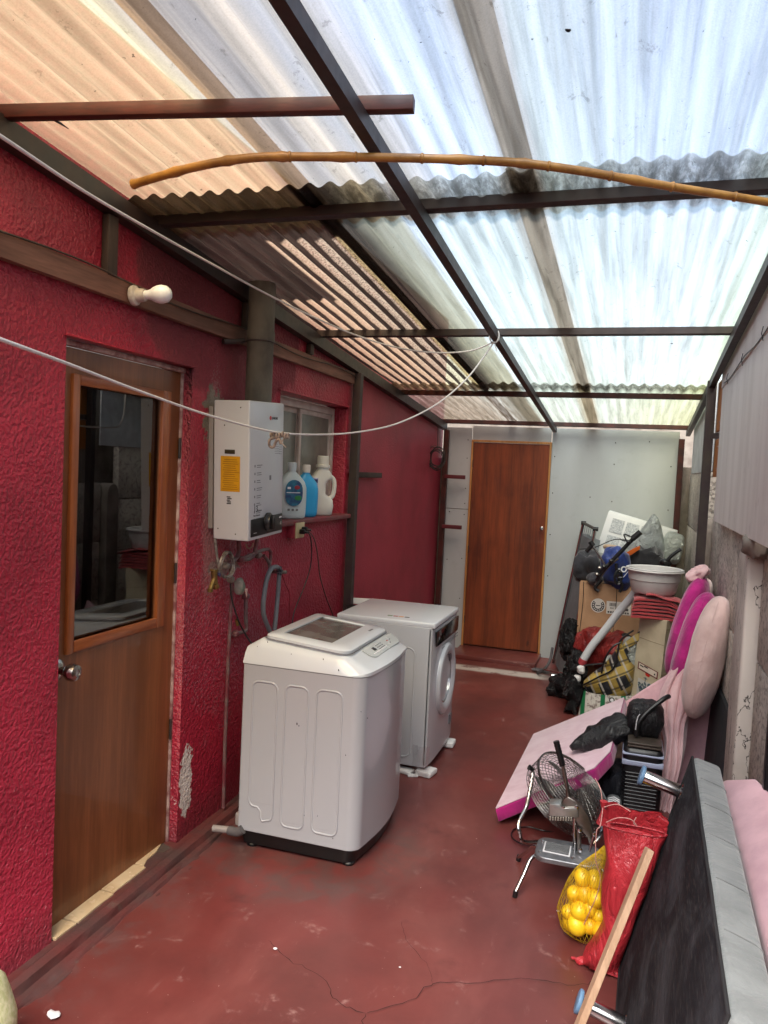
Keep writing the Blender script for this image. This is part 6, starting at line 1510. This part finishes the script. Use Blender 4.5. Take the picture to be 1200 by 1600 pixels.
b = B(); b.blob(at(1050, 856, Y=6.95), (.085, .10, .13), p=3.4, amp=.012, fr=18, ridge=True, seed=3, mtx=Euler((0, R(8), 0)).to_matrix()); single(b, 'quilted_foil_bag', m_foil2, 'pale quilted silver bag at the right end of the heap, beside the far post', 'bag', smooth=50)
b = B(); b.blob(at(1010, 872, Y=6.65), (.13, .13, .085), p=2.4, amp=.045, fr=8, amp2=.01, fr2=24, seed=12, ridge=True); single(b, 'black_duffel', cloth('black_cloth', '#15151a', '#1d1c20', .3, 220, fold=.5), 'black cloth bag bulging up behind the grey basin', 'bag', smooth=70)
b = B(); b.slab([at(975, 866, Y=6.5), at(990, 857, Y=6.5), at(1000, 853, Y=6.52), at(1000, 858, Y=6.52), at(985, 868, Y=6.5)], (0, .03, 0), .004); single(b, 'orange_strap', M('orange_cloth', '#d9661c', .6), 'short orange strap between the silver bag and the black bag', 'strap')
b = B(); b.blob(at(957, 856, Y=6.6), (.075, .06, .024), mtx=Euler((0, R(6), 0)).to_matrix(), p=2.6, amp=.006, fr=20); single(b, 'tan_pad', cloth('tan_cloth', '#b59b80', '#9e8569', .2), 'small tan pad tucked under the black handle of the frame', 'pad', smooth=80)
blu = thing('blue_bag', 'royal blue bag with white lettering hanging over the cardboard box', 'bag', at(965, 890, Y=6.4))
b = B(); b.blob(at(963, 889, Y=6.44), (.105, .085, .165), p=2.6, amp=.04, fr=8, amp2=.01, fr2=24, seed=15, ridge=True, mtx=Euler((0, R(-10), 0)).to_matrix()); b.build('bag_body', cloth('royal_blue_nylon', '#123480', '#0c1d45', .2, 220, rough=.5, fold=.6), blu, smooth=70)
txt('printed_letters', 'IO', .062, at(969, 897, Y=6.335), RT*.9+UP*.45, UP*.9-RT*.4, m_white, blu, ext=.004, bold=.002)
b = B(); b.tube([at(974, 902, Y=6.335), at(985, 889, Y=6.34)], .0022, 5); b.build('printed_line', m_white, blu)
b = B(); b.blob(at(918, 886, Y=6.55), (.10, .10, .12), p=2.4, amp=.055, fr=8, amp2=.012, fr2=26, seed=22, ridge=True); b.blob(at(930, 905, Y=6.4), (.07, .06, .05), amp=.02, fr=14, seed=9); single(b, 'charcoal_jacket', cloth('charcoal_cloth', '#222328', '#2e2f36', .3, 220, fold=.7), 'bundled charcoal clothes on the left of the cardboard box top', 'clothes', smooth=70)
sf = thing('folded_pushchair_frame', 'black folded wheeled frame with foam handles thrown over the blue bag', 'frame', at(950, 880, Y=6.3))
def S(x, y, Y=6.28): return at(x, y, Y=Y)
for path, r_, mt_, nm in (([S(997, 835), S(985, 846), S(972, 860), S(955, 878), S(940, 895), S(932, 908)], .016, m_black, 'main_tube'), ([S(1001, 831, 6.26), S(988, 842, 6.26)], .023, m_black, 'foam_handle'), ([S(925, 851), S(936, 868), S(946, 884)], .009, m_chrome, 'silver_strut'), ([S(922, 846), S(927, 853)], .020, m_black, 'joint'), ([S(916, 862), S(926, 851)], .016, m_black, 'side_tube'), ([S(966, 872), S(948, 888), S(936, 905), S(930, 914)], .010, m_alu, 'silver_tube'), ([S(905, 858), S(930, 855), S(960, 843), S(985, 845)], .004, m_black, 'cable'), ([S(940, 905), S(930, 918), S(936, 924)], .014, m_black, 'hook'), ([S(962, 880), S(965, 900), S(972, 915), S(968, 925)], .012, m_black, 'lower_tube'), ([S(985, 838), S(975, 835), S(978, 845), S(968, 842)], .006, m_black, 'lever')):
    b = B(); b.tube(path, r_, 10, sm=4); b.build(nm, mt_, sf)
wc = S(966, 902, 6.24); b = B()
for rr in (.055, .04): b.tube([wc+Vector((rr*.55*math.cos(a), .01*math.cos(a), rr*math.sin(a))) for a in [i*2*math.pi/24 for i in range(24)]], .006, 6, closed=True)
for k in range(8): a = 2*math.pi*k/8; b.tube([wc, wc+Vector((.055*.55*math.cos(a), 0, .055*math.sin(a)))], .0045, 5)
o = b.build('toothed_wheel', m_black, sf)
for (x, y) in ((937, 887), (933, 897), (944, 885), (955, 876), (982, 846)):
    b = B(); b.blob(S(x, y, 6.25), (.018, .016, .014), amp=.004, fr=60, nu=12, nv=8); b.build('clamp', m_alu if x < 940 else m_black, sf)
hd2 = thing('foam_gripped_bar', 'black foam bicycle style handle sticking up at the right behind the basin', 'handle', at(1045, 875, Y=6.3))
b = B(); b.tube([S(1040, 882, 6.2), S(1046, 872, 6.2), S(1055, 864, 6.2), S(1064, 858, 6.2)], .013, 10, sm=4); b.build('grip', m_black, hd2)
b = B(); b.blob(S(1040, 880, 6.22), (.045, .04, .03), amp=.012, fr=30, seed=4); b.build('clamp', m_black, hd2)

# ------------------------------------------------------------------ white tube, bags on the floor in the far corner
wt = thing('white_plastic_tube', 'long white plastic tube with a red end running down from under the basin', 'tube', at(910, 1035, Y=6.1))
tpth = [at(998, 918, Y=6.05), at(985, 935, Y=6.05), at(968, 955, Y=6.08), at(945, 985, Y=6.1), at(926, 1008, Y=6.1), at(912, 1030, Y=6.1)]
b = B(); b.tube(tpth, .030, 16, sm=5); b.build('tube_body', M('tube_white', '#bfc1c4', .4, 0, .05, 5), wt)
b = B(); b.tube([tpth[-1], at(908, 1040, Y=6.1)], .032, 16); b.build('red_end', M('red_cap', '#b03a42', .5), wt)
b = B(); b.blob(at(942, 1012, Y=6.28), (.20, .12, .13), p=2.6, amp=.07, fr=8, seed=31, ridge=True, nu=44, nv=28, amp2=.006, fr2=30); single(b, 'red_shopping_bag', plasticbag('dark_red_bag', '#8f2420', '#6b1a1a', .4, .8, 9), 'crumpled dark red bag behind the white tube', 'bag', smooth=60)
b = B(); b.blob(at(975, 1000, Y=6.3), (.10, .05, .04), amp=.02, fr=16, seed=33); b.blob(at(940, 1000, Y=6.24), (.17, .02, .016), mtx=Euler((0, R(8), 0)).to_matrix(), amp=.004, fr=20); single(b, 'black_straps', m_black, 'tangled black straps lying on the dark red bag', 'strap', smooth=80)
m_blackbag = plasticbag('black_bin_bag', '#131316', '#0c0c0e', .25, 1.0, 14, 1.6)
for lab, (x, y, Y), rad, s_ in (('glossy black bin bag slumped against the foot of the cot', (893, 1000, 6.5), (.075, .10, .16), 41), ('black bin bag hanging down to the floor left of the plaid bag', (899, 1058, 6.15), (.075, .10, .20), 42), ('small black bag lying lowest on the floor at the left of the heap', (875, 1078, 6.35), (.085, .09, .08), 43), ('narrow black bag standing beside the green and white bag', (893, 1110, 5.95), (.05, .06, .13), 44)):
    c = at(x, y, Y=Y); c.z = max(c.z, rad[2]*.9); b = B(); b.blob(c, rad, p=2.4, amp=.06, fr=11, seed=s_, ridge=True, nu=40, nv=28, amp2=.010, fr2=38); single(b, 'black_plastic_bag', m_blackbag, lab, 'bag', 'black plastic bags', smooth=45)
b = B(); b.tube([at(862, 1056, Y=6.5), at(880, 1058, Y=6.5)], .020, 14); b.tube([at(850, 1046, Y=6.6), at(868, 1050, Y=6.55), at(888, 1053, Y=6.5)], .008, 8); single(b, 'chrome_stub', m_chrome, 'short chrome tube end pointing left among the black bags', 'tube')
b = B(); b.blob(at(908, 1046, Y=5.98), (.03, .03, .03), amp=.008, fr=40, p=3); b.blob(at(902, 1060, Y=5.98), (.028, .03, .026), p=3); single(b, 'grey_bottle_neck', m_bas, 'grey plastic bottle necks poking out below the red end of the tube', 'bottle')
# plaid bag
pm = NT('plaid_print'); co = pm.coord(); o_ = pm.xyz(pm.mapping(co, (1, 1, 1), (0, R(28), 0)))
def stripes(v, per, w): return pm.smooth(pm.math('SINE', pm.math('MULTIPLY', v, 2*math.pi/per)), w, w+.15)
base = pm.mix(stripes(o_[0], .135, .1), '#24262a', '#8a7434'); base = pm.mix(pm.math('MULTIPLY', stripes(o_[2], .16, .2), .8), base, '#b89f55'); base = pm.mix(pm.math('MULTIPLY', stripes(o_[0], .07, .75), .9), base, '#a9a59c')
base = pm.mix(pm.math('MULTIPLY', stripes(o_[2], .08, .8), .7), base, '#1b1c1f'); pm.col(base); pm.set(Roughness=.35); pm.bump(pm.noise(co, 9, 6, .6, 1), .5, .03)
pg = thing('plaid_shopping_bag', 'black and yellow plaid shopping bag lying open in front of the beige box', 'bag', at(950, 1060, Y=5.9))
lv2 = [((912, 1070), (912, 1072), .01), ((914, 1062), (940, 1095), .06), ((925, 1052), (965, 1096), .10), ((942, 1040), (984, 1088), .12), ((960, 1018), (990, 1068), .11), ((970, 1000), (992, 1040), .10)]
b = B(); rings = []
for (l_, r2, dp) in lv2:
    a_, c_ = at(*l_, Y=5.9), at(*r2, Y=5.88); rings.append([(lambda q: q+Vector((.012, .01, .012))*noise.noise(q*12))((a_+c_)/2+(c_-a_)/2*math.cos(t_)+Vector((0, dp*math.sin(t_), 0))) for t_ in [2*math.pi*k/30 for k in range(30)]])
b.rings(rings, caps=False); b.build('bag_body', pm.m, pg, smooth=60)
b = B(); b.blob(at(985, 1020, Y=5.92), (.06, .06, .11), amp=.02, fr=12, seed=3, ridge=True, p=2.6); b.blob(at(955, 1035, Y=5.94), (.04, .05, .05), amp=.012, fr=20, seed=7, ridge=True, p=2.6); b.build('silver_lining', m_foil2, pg, smooth=60)
b = B(); b.slab([at(975, 1005, Y=5.85), at(1001, 985, Y=5.85), at(1003, 998, Y=5.85), at(985, 1012, Y=5.85), at(973, 1040, Y=5.84), at(965, 1050, Y=5.84), at(968, 1025, Y=5.84)], (0, .02, 0), .004, 2); b.build('folded_edge', pm.m, pg, smooth=60)
b = B()
for pth in ([S(912, 1070, 5.84), S(935, 1058, 5.80), S(958, 1045, 5.78), S(965, 1020, 5.8), S(970, 1000, 5.82), S(990, 985, 5.84)], [S(914, 1072, 5.82), S(922, 1088, 5.80), S(945, 1093, 5.78), S(980, 1088, 5.8)], [S(940, 1052, 5.80), S(945, 1030, 5.78), S(958, 1010, 5.78), S(970, 1004, 5.8)], [S(912, 1040, 5.85), S(930, 1038, 5.84), S(948, 1036, 5.83)]): b.tube(pth, .0065, 8, sm=5)
b.build('black_binding', m_black, pg)
# green and white woven bag
gm = NT('green_white_print'); co = gm.coord(); o_ = gm.xyz(co); gs = gm.smooth(gm.math('ABSOLUTE', gm.math('SUBTRACT', gm.math('FRACT', gm.math('ADD', gm.math('MULTIPLY', o_[0], 7.2), .12)), .5)), .37, .40)
base = gm.mix(gm.smooth(gm.noise(co, 38, 4, .7), .52, .6), '#c9c6bd', '#8a7f78'); base = gm.mix(gs, base, '#177045'); gm.col(base); gm.set(Roughness=.4); gm.bump(gm.noise(co, 10, 5, .6, 1), .5, .02)
gb_ = thing('green_white_bag', 'white woven bag with green bands standing on the floor below the plaid bag', 'bag', at(945, 1110, Y=5.85))
b = B(); lv3 = [((908, 1132), (990, 1120), .06), ((903, 1122), (992, 1112), .085), ((908, 1100), (990, 1098), .09), ((913, 1078), (988, 1085), .085)]
rings = []
for l_, r2, dp in lv3:
    a_, c_ = at(*l_, Y=5.84), at(*r2, Y=5.84); a_.z = max(a_.z, .003); c_.z = max(c_.z, .003)
    rings.append([(lambda q: q+Vector((.010, .01, .0))*noise.noise(q*14))((a_+c_)/2+(c_-a_)/2*math.copysign(abs(math.cos(t_))**.8, math.cos(t_))+Vector((0, dp*math.sin(t_), 0))) for t_ in [2*math.pi*k/30 for k in range(30)]])
b.rings(rings, caps=False); b.build('bag_body', gm.m, gb_, smooth=60)
b = B(); b.lathe([(.020, 0), (.020, .001), (0, .001)], toward(at(956, 1094, Y=5.745), (0, -1, .1)), 18); lg_ = b.build('round_print', m_print, gb_); b = B(); b.lathe([(.012, 0), (.012, .001), (0, .001)], toward(at(956, 1094, Y=5.7435), (0, -1, .1)), 14); b.build('print_centre', m_white, lg_)
b = B(); b.tube([at(863, 1012, Y=6.95), at(860, 1030, Y=6.9), at(852, 1044, Y=6.85), at(840, 1052, Z=.01)], .012, 8, sm=4); b.blob(at(846, 1047, Z=.02), (.09, .05, .012), amp=.006, fr=20); single(b, 'grey_floor_cloth', M('grey_rag', '#5b5a5e', .9, 0, .2, 20), 'dark grey cloth scrap on the floor at the foot of the cot', 'cloth')
